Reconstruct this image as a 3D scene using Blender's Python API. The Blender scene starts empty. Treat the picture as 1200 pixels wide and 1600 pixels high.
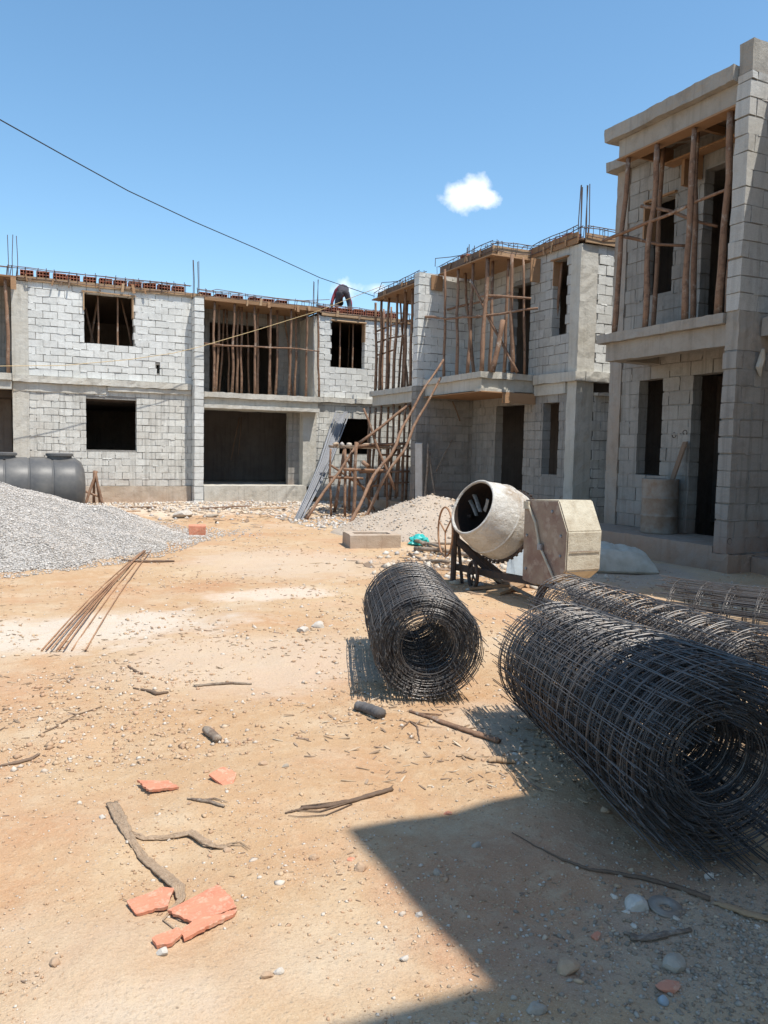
import bpy, bmesh, math, random
import numpy as np
from mathutils import Vector, Matrix, noise
rng = random.Random(7)
nrng = np.random.default_rng(11)
R = math.radians
scene = bpy.context.scene
col = scene.collection

# ------------------------------------------------------------------ camera model (world: X along far terrace, Y away)
F, PITCH, ROLL, YAW, H = 1250., R(4.35), R(1.15), R(25.7), 1.55
FW = Vector((math.sin(YAW)*math.cos(PITCH), math.cos(YAW)*math.cos(PITCH), -math.sin(PITCH)))
_r0 = Vector((math.cos(YAW), -math.sin(YAW), 0)); _u0 = _r0.cross(FW)
RT = _r0*math.cos(ROLL) + _u0*math.sin(ROLL); UP = -_r0*math.sin(ROLL) + _u0*math.cos(ROLL)
CAM = Vector((0, 0, H))
def at(px, py, ax, val):                      # sight line through a photo pixel met with a world plane
    d = FW + RT*((px-600)/F) - UP*((py-800)/F)
    return CAM + d*((val-CAM[ax])/d[ax])
def height(x, y):
    v = Vector((x*.35, y*.35, 3.1))
    z = .05*noise.noise(v) + .022*noise.noise(Vector((x*1.3, y*1.3, 9.))) + .009*noise.noise(Vector((x*4.1, y*4.1, 1.7)))
    z += .005*noise.noise(Vector((x*11., y*11., 5.)))
    for xr in (.35, 1.55):                    # faint wheel ruts
        d_ = (x-xr-.18*math.sin(y*.45))/.15; z -= .026*math.exp(-d_*d_)*(1 if y < 14 else 0)*(.6+.8*noise.noise(Vector((x*2, y*2, 8.))))
    # trodden spoil rising towards the far terrace
    s = min(max((y-17.2)/2.6, 0), 1); s = s*s*(3-2*s)
    z += s*(.10 + .07*noise.noise(Vector((x*1.1, y*1.1, 2.))))
    d = math.hypot(x, y)
    if d > 60: z *= max(0, 1-(d-60)/60)
    return z - .01
def gp(px, py):                               # ground point under a photo pixel
    p = at(px, py, 2, 0)
    for _ in range(3):
        p = at(px, py, 2, height(p.x, p.y))
    return p

# ------------------------------------------------------------------ materials
M = {}
class NT:
    def __init__(s, name):
        s.m = bpy.data.materials.new(name); s.m.use_nodes = True
        s.t = s.m.node_tree; s.n = s.t.nodes; s.b = s.n['Principled BSDF']; M[name] = s.m
        s.co = s.n.new('ShaderNodeTexCoord').outputs['Object']
    def link(s, a, b): s.t.links.new(a, b)
    def val(s, sock, v):
        if hasattr(v, 'is_output'): s.link(v, sock)
        else: sock.default_value = v
    def mapping(s, scale=(1,1,1), loc=(0,0,0), rot=(0,0,0)):
        n = s.n.new('ShaderNodeMapping'); s.link(s.co, n.inputs[0])
        n.inputs['Scale'].default_value = scale; n.inputs['Location'].default_value = loc; n.inputs['Rotation'].default_value = rot
        return n.outputs[0]
    def noise(s, scale, detail=4, rough=.6, vec=None, dist=0):
        n = s.n.new('ShaderNodeTexNoise'); s.link(vec or s.co, n.inputs['Vector'])
        n.inputs['Scale'].default_value = scale; n.inputs['Detail'].default_value = detail
        n.inputs['Roughness'].default_value = rough; n.inputs['Distortion'].default_value = dist
        return n.outputs[0]
    def voro(s, scale, feature='F1', vec=None, out='Distance'):
        n = s.n.new('ShaderNodeTexVoronoi'); s.link(vec or s.co, n.inputs['Vector']); n.feature = feature
        n.inputs['Scale'].default_value = scale; return n.outputs[out]
    def ramp(s, f, a, b, c0=(0,0,0,1), c1=(1,1,1,1)):
        n = s.n.new('ShaderNodeValToRGB'); s.link(f, n.inputs[0]); e = n.color_ramp.elements
        e[0].position, e[1].position = a, b; e[0].color, e[1].color = c0, c1
        return n.outputs[0]
    def mix(s, f, a, b, mode='MIX'):
        n = s.n.new('ShaderNodeMix'); n.data_type = 'RGBA'; n.blend_type = mode
        s.val(n.inputs[0], f)
        for k, v in ((6, a), (7, b)):
            if isinstance(v, tuple) and len(v) == 3: v = v + (1,)
            s.val(n.inputs[k], v)
        return n.outputs[2]
    def math(s, op, a, b=0., clamp=False):
        n = s.n.new('ShaderNodeMath'); n.operation = op; n.use_clamp = clamp
        s.val(n.inputs[0], a); s.val(n.inputs[1], b); return n.outputs[0]
    def attr(s, name):
        n = s.n.new('ShaderNodeAttribute'); n.attribute_name = name; return n.outputs['Fac']
    def orand(s): return s.n.new('ShaderNodeObjectInfo').outputs['Random']
    def sep(s):
        n = s.n.new('ShaderNodeSeparateXYZ'); s.link(s.co, n.inputs[0]); return n.outputs
    def bump(s, h, strength=.5, dist=.01, prev=None):
        n = s.n.new('ShaderNodeBump'); s.link(h, n.inputs['Height'])
        n.inputs['Strength'].default_value = strength; n.inputs['Distance'].default_value = dist
        if prev: s.link(prev, n.inputs['Normal'])
        return n.outputs[0]
    def done(s, c, rough=.9, metal=0., nrm=None, spec=.3):
        s.val(s.b.inputs['Base Color'], c if not isinstance(c, tuple) else c + (1,))
        s.val(s.b.inputs['Roughness'], rough); s.val(s.b.inputs['Metallic'], metal)
        s.b.inputs['Specular IOR Level'].default_value = spec
        if nrm: s.link(nrm, s.b.inputs['Normal'])
        return s.m

def m_block(name, base, warm, stain, streak, earth=0.):
    t = NT(name); k = t.attr('tint')
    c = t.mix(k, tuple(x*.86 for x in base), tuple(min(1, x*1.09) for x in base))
    c = t.mix(t.ramp(t.noise(1.3, 5), .42, .7), c, warm)
    c = t.mix(t.math('MULTIPLY', t.ramp(t.noise(3.5, 6, .7), .5, .72), stain), c, tuple(x*.45 for x in warm))
    if streak:
        v = t.mapping((9, 9, .35))
        c = t.mix(t.math('MULTIPLY', t.ramp(t.noise(1.6, 3, .5, v), .5, .68), streak), c, tuple(x*.5 for x in warm))
    c = t.mix(t.math('MULTIPLY', t.ramp(t.noise(90, 2), .45, .62), .22), c, (.16, .155, .145))
    if earth:
        z = t.sep()[2]
        f = t.math('MULTIPLY', t.math('ADD', t.ramp(z, .1, 1.1, (1,1,1,1), (0,0,0,1)), t.math('SUBTRACT', t.noise(3.5, 6, .7), .75)), earth, True)
        c = t.mix(f, c, (.33, .19, .125))
    b = t.bump(t.noise(140, 3), .5, .004); b = t.bump(t.noise(14, 5), .6, .012, b)
    t.done(c, .95, 0, b, .15)
m_block('block_clean', (.70, .70, .665), (.63, .625, .58), .25, .15)
m_block('block_stained', (.64, .63, .58), (.57, .54, .475), .45, .5, .5)
m_block('block_shade', (.33, .315, .285), (.29, .265, .235), .5, .45, .9)  # darker copy for sunless walls, their shade put into the colour
m_block('block_half_shade', (.50, .49, .455), (.45, .43, .385), .4, .3)  # toned between the two; shade of upper walls put into its colour
def m_concrete(name, base, warm, stain=.4, earth=0.):
    t = NT(name)
    c = t.mix(t.ramp(t.noise(1.1, 5, .65), .38, .66), base, warm)
    c = t.mix(t.math('MULTIPLY', t.ramp(t.noise(4, 6, .7), .5, .75), stain), c, tuple(x*.5 for x in warm))
    v = t.mapping((8, 8, .5)); c = t.mix(t.math('MULTIPLY', t.ramp(t.noise(1.5, 3, .5, v), .52, .7), .35), c, tuple(x*.55 for x in warm))
    if earth:
        z = t.sep()[2]
        f = t.math('MULTIPLY', t.math('ADD', t.ramp(z, 0., .9, (1,1,1,1), (0,0,0,1)), t.math('SUBTRACT', t.noise(5, 4), .55)), earth, True)
        c = t.mix(f, c, (.36, .20, .12))
    c = t.mix(t.math('MULTIPLY', t.ramp(t.voro(42), 0., .16, (1,1,1,1), (0,0,0,1)), .35), c, (.12, .11, .1))
    b = t.bump(t.noise(70, 4), .6, .006); b = t.bump(t.noise(9, 6, .7), .8, .02, b)
    t.done(c, .95, 0, b, .15)
m_concrete('mortar', (.27, .26, .24), (.24, .225, .2), .3)
m_concrete('concrete', (.54, .52, .465), (.48, .445, .375))
m_concrete('concrete_earthy', (.50, .45, .375), (.47, .395, .30), .5, .4)
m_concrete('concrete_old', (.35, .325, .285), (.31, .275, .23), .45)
m_concrete('concrete_porch', (.35, .32, .28), (.34, .27, .21), .5, .6)
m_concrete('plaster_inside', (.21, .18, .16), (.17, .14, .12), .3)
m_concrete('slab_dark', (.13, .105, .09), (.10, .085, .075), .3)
def m_wood(name, a, b_, grain=(3, 3, 40), knots=True, rough=.85, objvar=.35):
    t = NT(name); v = t.mapping(tuple(1/g*30 for g in grain))
    c = t.mix(t.noise(2.2, 5, .6, v, .4), a, b_)
    c = t.mix(t.math('MULTIPLY', t.orand(), objvar), c, tuple(x*.45 for x in b_))
    if knots: c = t.mix(t.math('MULTIPLY', t.ramp(t.voro(11), .05, .12, (1,1,1,1), (0,0,0,1)), .8), c, tuple(x*.3 for x in a))
    if knots:
        c = t.mix(t.math('MULTIPLY', t.ramp(t.noise(7, 6, .7), .50, .60), .55), c, (.11, .062, .042))
        c = t.mix(t.math('MULTIPLY', t.ramp(t.noise(4.5, 6, .75, t.mapping(loc=(5, 9, 2))), .57, .66), .6), c, (.50, .44, .37))
    b = t.bump(t.noise(6, 5, .7, v), .9, .010); b = t.bump(t.noise(38, 5, .75), .8, .008, b)
    t.done(c, rough, 0, b, .2)
m_wood('pole_wood', (.36, .225, .145), (.22, .125, .08))
m_wood('grey_wood', (.42, .335, .255), (.25, .19, .14))
m_wood('plywood', (.43, .265, .15), (.32, .18, .095), (40, 6, 6), False)
m_wood('board_pale', (.53, .37, .225), (.38, .24, .14), (40, 6, 6), False)
m_wood('plywood_dark', (.27, .19, .13), (.18, .12, .085), (40, 6, 6), False)
t = NT('bark_grey'); v = t.mapping((1, 1, 1)); c = t.mix(t.ramp(t.noise(55, 6, .75, v, 1.2), .35, .68), (.25, .175, .115), (.44, .325, .225))
c = t.mix(t.math('MULTIPLY', t.ramp(t.noise(160, 3, .6), .54, .70), .5), c, (.13, .095, .065))
t.done(c, .95, 0, t.bump(t.noise(120, 4, .7, None, 1.), .5, .003), .1)
m_wood('bark', (.26, .18, .125), (.13, .085, .06), (6, 6, 30), False)
def m_metal(name, a, b_, rough, metal, scale=30):
    t = NT(name); f = t.ramp(t.noise(scale, 4), .4, .65)
    c = t.mix(f, a, b_); t.done(c, rough, metal, t.bump(t.noise(200, 2), .3, .002), .5)
m_metal('wire_steel', (.10, .098, .098), (.085, .066, .054), .45, .25)
m_metal('rebar', (.09, .075, .07), (.14, .075, .05), .6, .4)
m_metal('rebar_grey', (.30, .31, .33), (.22, .22, .23), .6, .3)
m_metal('rust_rod', (.42, .24, .13), (.27, .14, .08), .75, .2)
m_metal('dark_iron', (.05, .042, .038), (.09, .055, .04), .7, .4)
m_metal('blade_steel', (.30, .28, .25), (.20, .17, .14), .7, .1)
m_metal('rope', (.62, .47, .25), (.5, .36, .18), .9, 0)
m_metal('cable_black', (.02, .02, .022), (.03, .03, .03), .6, 0)
def m_plain(name, a, b_, scale=6, rough=.85, bump=.5, fine=60):
    t = NT(name); c = t.mix(t.ramp(t.noise(scale, 6, .65), .35, .68), a, b_)
    t.done(c, rough, 0, t.bump(t.noise(fine, 4), bump, .006), .25)
m_plain('stub_grey', (.15, .14, .135), (.09, .082, .08), 9)
m_plain('clay_brick', (.40, .16, .10), (.28, .105, .068), 9)
t = NT('clay_tile'); c = t.mix(t.ramp(t.noise(14, 6, .7), .35, .68), (.62, .265, .165), (.50, .19, .115))
c = t.mix(t.math('MULTIPLY', t.ramp(t.noise(30, 6, .75), .5, .66), .7), c, (.60, .44, .31))
t.done(c, .92, 0, t.bump(t.noise(90, 5, .7), .7, .004, t.bump(t.noise(18, 4), .5, .008)), .15)
m_plain('tank_plastic', (.085, .084, .084), (.15, .142, .13), 2.2, .42, .25, 9)
m_plain('sack_fabric', (.50, .47, .40), (.36, .33, .27), 5, .9, .7, 120)
m_plain('sheet_blue', (.34, .40, .44), (.26, .28, .29), 3, .6)
m_plain('sheet_pale', (.62, .58, .52), (.5, .45, .38), 5, .8)
m_plain('plastic_teal', (.05, .46, .42), (.03, .34, .33), 8, .35)
m_plain('barrel_paint', (.30, .27, .23), (.24, .17, .12), 7, .8)
m_plain('rock_grey', (.40, .345, .28), (.27, .225, .175), 14, .9, .9)
m_plain('rock_white', (.56, .51, .45), (.40, .35, .29), 14, .9, .9)
m_plain('rock_earth', (.46, .33, .22), (.34, .215, .135), 14, .9, .9)
m_plain('skin', (.12, .065, .04), (.10, .05, .03), 6, .6)
m_plain('shirt_red', (.30, .06, .075), (.21, .04, .055), 8)
m_plain('trousers_dark', (.05, .048, .06), (.085, .075, .08), 8)
m_plain('hair_black', (.012, .011, .01), (.02, .018, .016), 20)
def m_stones(name, cols, rough=.92):
    t = NT(name); k = t.attr('tint'); n = t.n.new('ShaderNodeValToRGB'); t.link(k, n.inputs[0])
    e = n.color_ramp.elements; n.color_ramp.interpolation = 'CONSTANT'
    while len(e) < len(cols): e.new(.5)
    for i, c in enumerate(cols): e[i].position = i/len(cols); e[i].color = c + (1,)
    c = t.mix(t.math('MULTIPLY', t.noise(60, 3), .35), n.outputs[0], (.2, .17, .14))
    t.done(c, rough, 0, t.bump(t.noise(120, 3), .4, .003), .2)
m_stones('gravel_stones', [(.56,.515,.465), (.47,.43,.385), (.62,.575,.52), (.36,.33,.295), (.53,.465,.40), (.66,.62,.565)])
m_stones('pebble_stones', [(.56,.385,.24), (.50,.33,.20), (.60,.45,.31), (.55,.46,.37), (.44,.28,.17), (.58,.41,.26), (.64,.56,.47), (.5,.31,.19)])
m_stones('gravel_dusty', [(.33,.265,.20), (.27,.215,.16), (.38,.315,.245), (.28,.205,.14), (.36,.265,.18), (.42,.36,.29)])
m_stones('litter_chips', [(.30,.20,.125), (.42,.30,.19), (.24,.165,.11), (.52,.38,.25), (.36,.26,.18), (.60,.48,.34), (.28,.19,.13)])
m_stones('rubble_stones', [(.60,.52,.42), (.52,.46,.40), (.66,.60,.52), (.5,.38,.27), (.46,.43,.40), (.58,.46,.34)])
# drum: cement-splashed steel
t = NT('drum_cement'); c = t.mix(t.ramp(t.noise(3.5, 6, .7), .36, .62), (.64, .62, .575), (.50, .46, .40))
c = t.mix(t.ramp(t.noise(2.0, 5, .65, t.mapping(loc=(3, 1, 5))), .52, .66), c, (.36, .29, .22))
c = t.mix(t.math('MULTIPLY', t.ramp(t.noise(13, 5, .7), .56, .66), .6), c, (.70, .685, .65))
t.done(c, .92, 0, t.bump(t.noise(11, 6, .75), 1., .03, t.bump(t.noise(110, 4), .6, .005)), .15)
t = NT('housing_cement'); c = t.mix(t.ramp(t.noise(4, 5, .65), .4, .62), (.56, .51, .40), (.46, .40, .30))
c = t.mix(t.math('MULTIPLY', t.ramp(t.noise(9, 5), .5, .66), .5), c, (.34, .28, .2))
t.done(c, .92, 0, t.bump(t.noise(40, 5, .7), .8, .01, t.bump(t.noise(160, 2), .5, .003)), .2)
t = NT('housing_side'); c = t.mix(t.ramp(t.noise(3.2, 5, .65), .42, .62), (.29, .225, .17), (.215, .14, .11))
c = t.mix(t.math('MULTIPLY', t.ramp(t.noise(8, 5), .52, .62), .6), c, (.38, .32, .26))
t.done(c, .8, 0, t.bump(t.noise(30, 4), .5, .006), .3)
# sand heap
t = NT('sand'); c = t.mix(t.noise(2.5, 5), (.42, .33, .25), (.50, .43, .35)); c = t.mix(t.ramp(t.noise(120, 2), .5, .7), c, (.38, .3, .23))
t.done(c, .97, 0, t.bump(t.noise(60, 5, .7), .8, .012, t.bump(t.noise(7, 4), .6, .05)), .1)
t = NT('gravel_bed'); c = t.mix(t.voro(38, out='Color'), (.27, .25, .225), (.56, .52, .47)); n_ = t.n[-1] if False else None
c = t.mix(t.ramp(t.voro(38, 'DISTANCE_TO_EDGE'), 0., .08, (1,1,1,1), (0,0,0,1)), c, (.2, .19, .185))
t.done(c, .95, 0, t.bump(t.voro(38), .9, .02), .1)
# ground: ochre murram with clay, lime and cement-dust patches, plus a shade tint
t = NT('ground_earth')
big = t.noise(.42, 5, .6, None, .3); mid = t.noise(1.7, 6, .65); fine = t.noise(11, 6, .7); grit = t.noise(75, 4, .7)
c = t.mix(t.ramp(big, .36, .62), (.435, .262, .138), (.49, .345, .207))
c = t.mix(t.math('MULTIPLY', t.ramp(mid, .5, .66), .75), c, (.53, .41, .278))
c = t.mix(t.math('MULTIPLY', t.ramp(t.noise(.8, 5, .6, t.mapping(loc=(7, 3, 0))), .48, .68), .62), c, (.45, .235, .125))
c = t.mix(t.math('MULTIPLY', t.ramp(t.noise(.55, 4, .6, t.mapping(loc=(1, 8, 0))), .55, .68), .55), c, (.56, .46, .345))
px = t.sep()
def patch(c, x, y, rx, ry, colr, amt):
    dx = t.math('DIVIDE', t.math('SUBTRACT', px[0], x), rx); dy = t.math('DIVIDE', t.math('SUBTRACT', px[1], y), ry)
    d = t.math('SQRT', t.math('ADD', t.math('MULTIPLY', dx, dx), t.math('MULTIPLY', dy, dy)))
    d = t.math('ADD', d, t.math('MULTIPLY', t.math('SUBTRACT', mid, .5), 1.9))
    f = t.math('MULTIPLY', t.ramp(d, .55, 1.05, (1,1,1,1), (0,0,0,1)), amt)
    return t.mix(f, c, colr)
c = patch(c, .55, 7.1, 1.6, .85, (.60, .535, .45), .8)
c = patch(c, 2.7, 8.2, .8, .5, (.66, .56, .47), .7)
c = patch(c, 3.0, 3.5, .9, .8, (.54, .45, .35), .65)
c = patch(c, 1.7, 5.6, 1.3, 1.0, (.56, .46, .36), .6)
c = patch(c, 3.6, 10.5, 1.6, 1.8, (.55, .45, .35), .6)
c = patch(c, .1, 2.0, .5, .35, (.58, .48, .37), .5)
c = patch(c, 1.9, 2.3, .9, .7, (.43, .235, .14), .75)  # reddish tint laid where the foreground shadow falls, to warm the shade
c = patch(c, 2.3, 1.75, .9, .45, (.38, .305, .235), .6)
c = patch(c, 4.5, 19.2, 4.5, 1.5, (.66, .57, .46), .7)
c = patch(c, 7.6, 8.6, 1.6, 2., (.40, .36, .32), .6)
c = t.mix(t.math('MULTIPLY', t.ramp(fine, .48, .7), .5), c, (.56, .425, .28))
c = t.mix(t.math('MULTIPLY', t.ramp(grit, .52, .72), .5), c, (.33, .205, .12))
sp = t.ramp(t.voro(34, out='Color'), 0., 1.); spd = t.voro(34)
c = t.mix(t.math('MULTIPLY', t.ramp(spd, .10, .22, (1,1,1,1), (0,0,0,1)), t.ramp(t.noise(9, 3), .45, .62)), c, t.mix(.6, (.55, .42, .30), sp, 'MULTIPLY'))
spk = t.noise(230, 3, .75)
c = t.mix(t.math('MULTIPLY', t.ramp(spk, .55, .68), .28), c, (.26, .165, .10))
c = t.mix(t.math('MULTIPLY', t.ramp(t.noise(190, 3, .75, t.mapping(loc=(4, 4, 1))), .54, .68), .5), c, (.64, .51, .37))
b = t.bump(spk, .5, .003); b = t.bump(grit, .6, .007, b); b = t.bump(t.noise(28, 5, .75), .4, .012, b); b = t.bump(fine, .7, .02, b)
b = t.bump(t.ramp(spd, .0, .3, (1,1,1,1), (0,0,0,1)), .35, .008, b)
t.done(c, .97, 0, b, .12)

# ------------------------------------------------------------------ mesh helpers
class MB:
    def __init__(s, split=False): s.v = []; s.f = []; s.m = []; s.t = []; s.split = split; s.cuts = []
    def piece(s): s.cuts.append((len(s.v), len(s.f)))
    def face(s, idx, m=0, t=.5): s.f.append(idx); s.m.append(m); s.t.append(t)
    def box(s, x0, x1, y0, y1, z0, z1, m=0, t=.5, jit=0., skip=''):
        if s.split: s.piece()
        b = len(s.v); j = (lambda: rng.uniform(-jit, jit)) if jit else (lambda: 0.)
        for z in (z0, z1):
            for x, y in ((x0, y0), (x1, y0), (x1, y1), (x0, y1)): s.v.append((x+j(), y+j(), z+j()))
        for q in ((0,3,2,1), (4,5,6,7), (0,1,5,4), (1,2,6,5), (2,3,7,6), (3,0,4,7)): s.face(tuple(b+i for i in q), m, t)
        return s
    def obox(s, c, ax, ay, az, m=0, t=.5, jit=0.):       # oriented box: centre and three half-axis vectors
        b = len(s.v); c, ax, ay, az = Vector(c), Vector(ax), Vector(ay), Vector(az)
        for k in (-1, 1):
            for i, j in ((-1,-1), (1,-1), (1,1), (-1,1)):
                p = c + ax*i + ay*j + az*k
                s.v.append((p.x+rng.uniform(-jit, jit), p.y+rng.uniform(-jit, jit), p.z+rng.uniform(-jit, jit)))
        for q in ((0,3,2,1), (4,5,6,7), (0,1,5,4), (1,2,6,5), (2,3,7,6), (3,0,4,7)): s.face(tuple(b+i for i in q), m, t)
        return s
    def rough(s, x0, x1, y0, y1, z0, z1, seg=.14, amp=.008, m=0, seed=0):   # cast concrete: uneven faces and arrises
        s.piece()
        nx, ny, nz = (max(1, min(60, round(d/seg))) for d in (x1-x0, y1-y0, z1-z0)); key = {}
        def vid(i, j, k):
            if (i, j, k) not in key:
                p = Vector((x0+(x1-x0)*i/nx, y0+(y1-y0)*j/ny, z0+(z1-z0)*k/nz))
                d = noise.noise_vector(p*5.3 + Vector((seed, 0, 0)))*amp + noise.noise_vector(p*17. + Vector((0, seed, 0)))*amp*.7
                key[(i, j, k)] = len(s.v); s.v.append(tuple(p + d))
            return key[(i, j, k)]
        for k, flip in ((0, 1), (nz, 0)):
            for i in range(nx):
                for j in range(ny):
                    q = (vid(i,j,k), vid(i+1,j,k), vid(i+1,j+1,k), vid(i,j+1,k)); s.face(q[::-1] if flip else q, m)
        for j, flip in ((0, 0), (ny, 1)):
            for i in range(nx):
                for k in range(nz):
                    q = (vid(i,j,k), vid(i+1,j,k), vid(i+1,j,k+1), vid(i,j,k+1)); s.face(q[::-1] if flip else q, m)
        for i, flip in ((0, 1), (nx, 0)):
            for j in range(ny):
                for k in range(nz):
                    q = (vid(i,j,k), vid(i,j+1,k), vid(i,j+1,k+1), vid(i,j,k+1)); s.face(q[::-1] if flip else q, m)
        return s
    def tube(s, pts, rad, n=6, m=0, caps=True, flat=1.):
        pts = [Vector(p) for p in pts]; b = len(s.v); k = len(pts); up = None
        if not hasattr(rad, '__len__'): rad = [rad]*k
        for i, p in enumerate(pts):
            d = (pts[min(i+1, k-1)] - pts[max(i-1, 0)]).normalized()
            if up is None: up = Vector((0, 0, 1)) if abs(d.z) < .9 else Vector((1, 0, 0))
            a = d.cross(up).normalized(); c = a.cross(d).normalized(); up = c
            for j in range(n):
                g = 2*math.pi*j/n; q = p + a*math.cos(g)*rad[i] + c*math.sin(g)*rad[i]*flat; s.v.append(tuple(q))
        for i in range(k-1):
            for j in range(n):
                s.face((b+i*n+j, b+i*n+(j+1) % n, b+(i+1)*n+(j+1) % n, b+(i+1)*n+j), m)
        if caps:
            s.face(tuple(b+j for j in range(n))[::-1], m); s.face(tuple(b+(k-1)*n+j for j in range(n)), m)
        return s
    def lathe(s, prof, o, axis, n=40, m=0, lump=0.):     # profile (t along axis, radius)
        o = Vector(o); d = Vector(axis).normalized(); a = d.orthogonal().normalized(); c = d.cross(a); b = len(s.v)
        for tt, r in prof:
            for j in range(n):
                g = 2*math.pi*j/n; p = o + d*tt + (a*math.cos(g) + c*math.sin(g))*r
                if lump: p += (a*math.cos(g) + c*math.sin(g))*lump*noise.noise(p*6.)
                s.v.append(tuple(p))
        for i in range(len(prof)-1):
            for j in range(n): s.face((b+i*n+j, b+i*n+(j+1) % n, b+(i+1)*n+(j+1) % n, b+(i+1)*n+j), m)
        return s
    def build(s, name, mats, parent=None, loc=None, smooth=False, org=None):
        if parent is not None and len(s.cuts) > 1:       # separate pieces of a house become separate parts
            c = [(0, 0)] + s.cuts[1:] + [(len(s.v), len(s.f))]
            for (v0, f0), (v1, f1) in zip(c[:-1], c[1:]):
                q = MB(); q.v = s.v[v0:v1]; q.f = [tuple(i-v0 for i in f_) for f_ in s.f[f0:f1]]; q.m = s.m[f0:f1]; q.t = s.t[f0:f1]
                o = q.build(name, mats, parent, loc, smooth, org)
            return o
        me = bpy.data.meshes.new(name); o = bpy.data.objects.new(name, me); col.objects.link(o)
        if org is None: org = Vector(parent['org']) if parent is not None else Vector(loc or (0, 0, 0))
        org = Vector(org)
        me.from_pydata([(x-org.x, y-org.y, z-org.z) for x, y, z in s.v], [], s.f)
        for mm in ([mats] if isinstance(mats, str) else mats): me.materials.append(M[mm])
        me.polygons.foreach_set('material_index', s.m)
        if smooth: me.polygons.foreach_set('use_smooth', [True]*len(s.f))
        at_ = me.attributes.new('tint', 'FLOAT', 'FACE'); at_.data.foreach_set('value', s.t)
        if parent is not None: o.parent = parent
        else: o.location = org
        o['org'] = list(org)
        return o
def tag(o, label, cat, group=None, kind=None):
    o['label'] = label; o['category'] = cat
    if group: o['group'] = group
    if kind: o['kind'] = kind
    return o
def thing(name, label, cat, loc=(0, 0, 0), group=None):
    o = bpy.data.objects.new(name, None); col.objects.link(o); o.location = loc; o['org'] = list(loc)
    return tag(o, label, cat, group)
def stones_mesh(name, pts, sizes, mats, flat=.7, sub=0, seed=3):     # many small broken stones in one mesh (numpy)
    g = np.random.default_rng(seed); n = len(pts)
    bv = np.array([(1,0,0), (-1,0,0), (0,1,0), (0,-1,0), (0,0,1), (0,0,-1)], float)
    bf = np.array([(0,2,4), (2,1,4), (1,3,4), (3,0,4), (2,0,5), (1,2,5), (3,1,5), (0,3,5)])
    if sub:
        ed = {}; vs = [tuple(v) for v in bv]; nf = []
        def mid(a, b):
            k = (min(a, b), max(a, b))
            if k not in ed:
                p = (np.array(vs[a]) + np.array(vs[b])); ed[k] = len(vs); vs.append(tuple(p/np.linalg.norm(p)))
            return ed[k]
        for a, b, c in bf:
            x, y, z = mid(a, b), mid(b, c), mid(c, a); nf += [(a,x,z), (x,b,y), (z,y,c), (x,y,z)]
        bv, bf = np.array(vs), np.array(nf)
    k = len(bv)
    V = bv[None]*(1 + g.uniform(-.38, .3, (n, k, 1)))
    V = V*np.stack([g.uniform(.75, 1.3, n), g.uniform(.6, 1., n), g.uniform(.45, .8, n)*flat/.7], 1)[:, None]
    an = g.uniform(0, 2*math.pi, n); ti = g.uniform(-.5, .5, n); ca, sa, ct, st = np.cos(an), np.sin(an), np.cos(ti), np.sin(ti)
    x, y, z = V[..., 0], V[..., 1], V[..., 2]
    y, z = y*ct[:, None]-z*st[:, None], y*st[:, None]+z*ct[:, None]
    x, y = x*ca[:, None]-y*sa[:, None], x*sa[:, None]+y*ca[:, None]
    V = np.stack([x, y, z], 2)*np.asarray(sizes)[:, None, None] + np.asarray(pts)[:, None]
    Fc = bf[None] + (np.arange(n)*k)[:, None, None]; nf = Fc.shape[0]*Fc.shape[1]
    me = bpy.data.meshes.new(name); me.vertices.add(n*k); me.vertices.foreach_set('co', V.reshape(-1))
    me.loops.add(nf*3); me.loops.foreach_set('vertex_index', Fc.reshape(-1).astype(np.int32))
    me.polygons.add(nf); me.polygons.foreach_set('loop_start', np.arange(0, nf*3, 3, dtype=np.int32))
    me.update(calc_edges=True)
    a = me.attributes.new('tint', 'FLOAT', 'FACE'); a.data.foreach_set('value', np.repeat(g.uniform(0, .999, n), len(bf)).astype(np.float32))
    me.materials.append(M[mats]); o = bpy.data.objects.new(name, me); col.objects.link(o)
    return o

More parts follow.
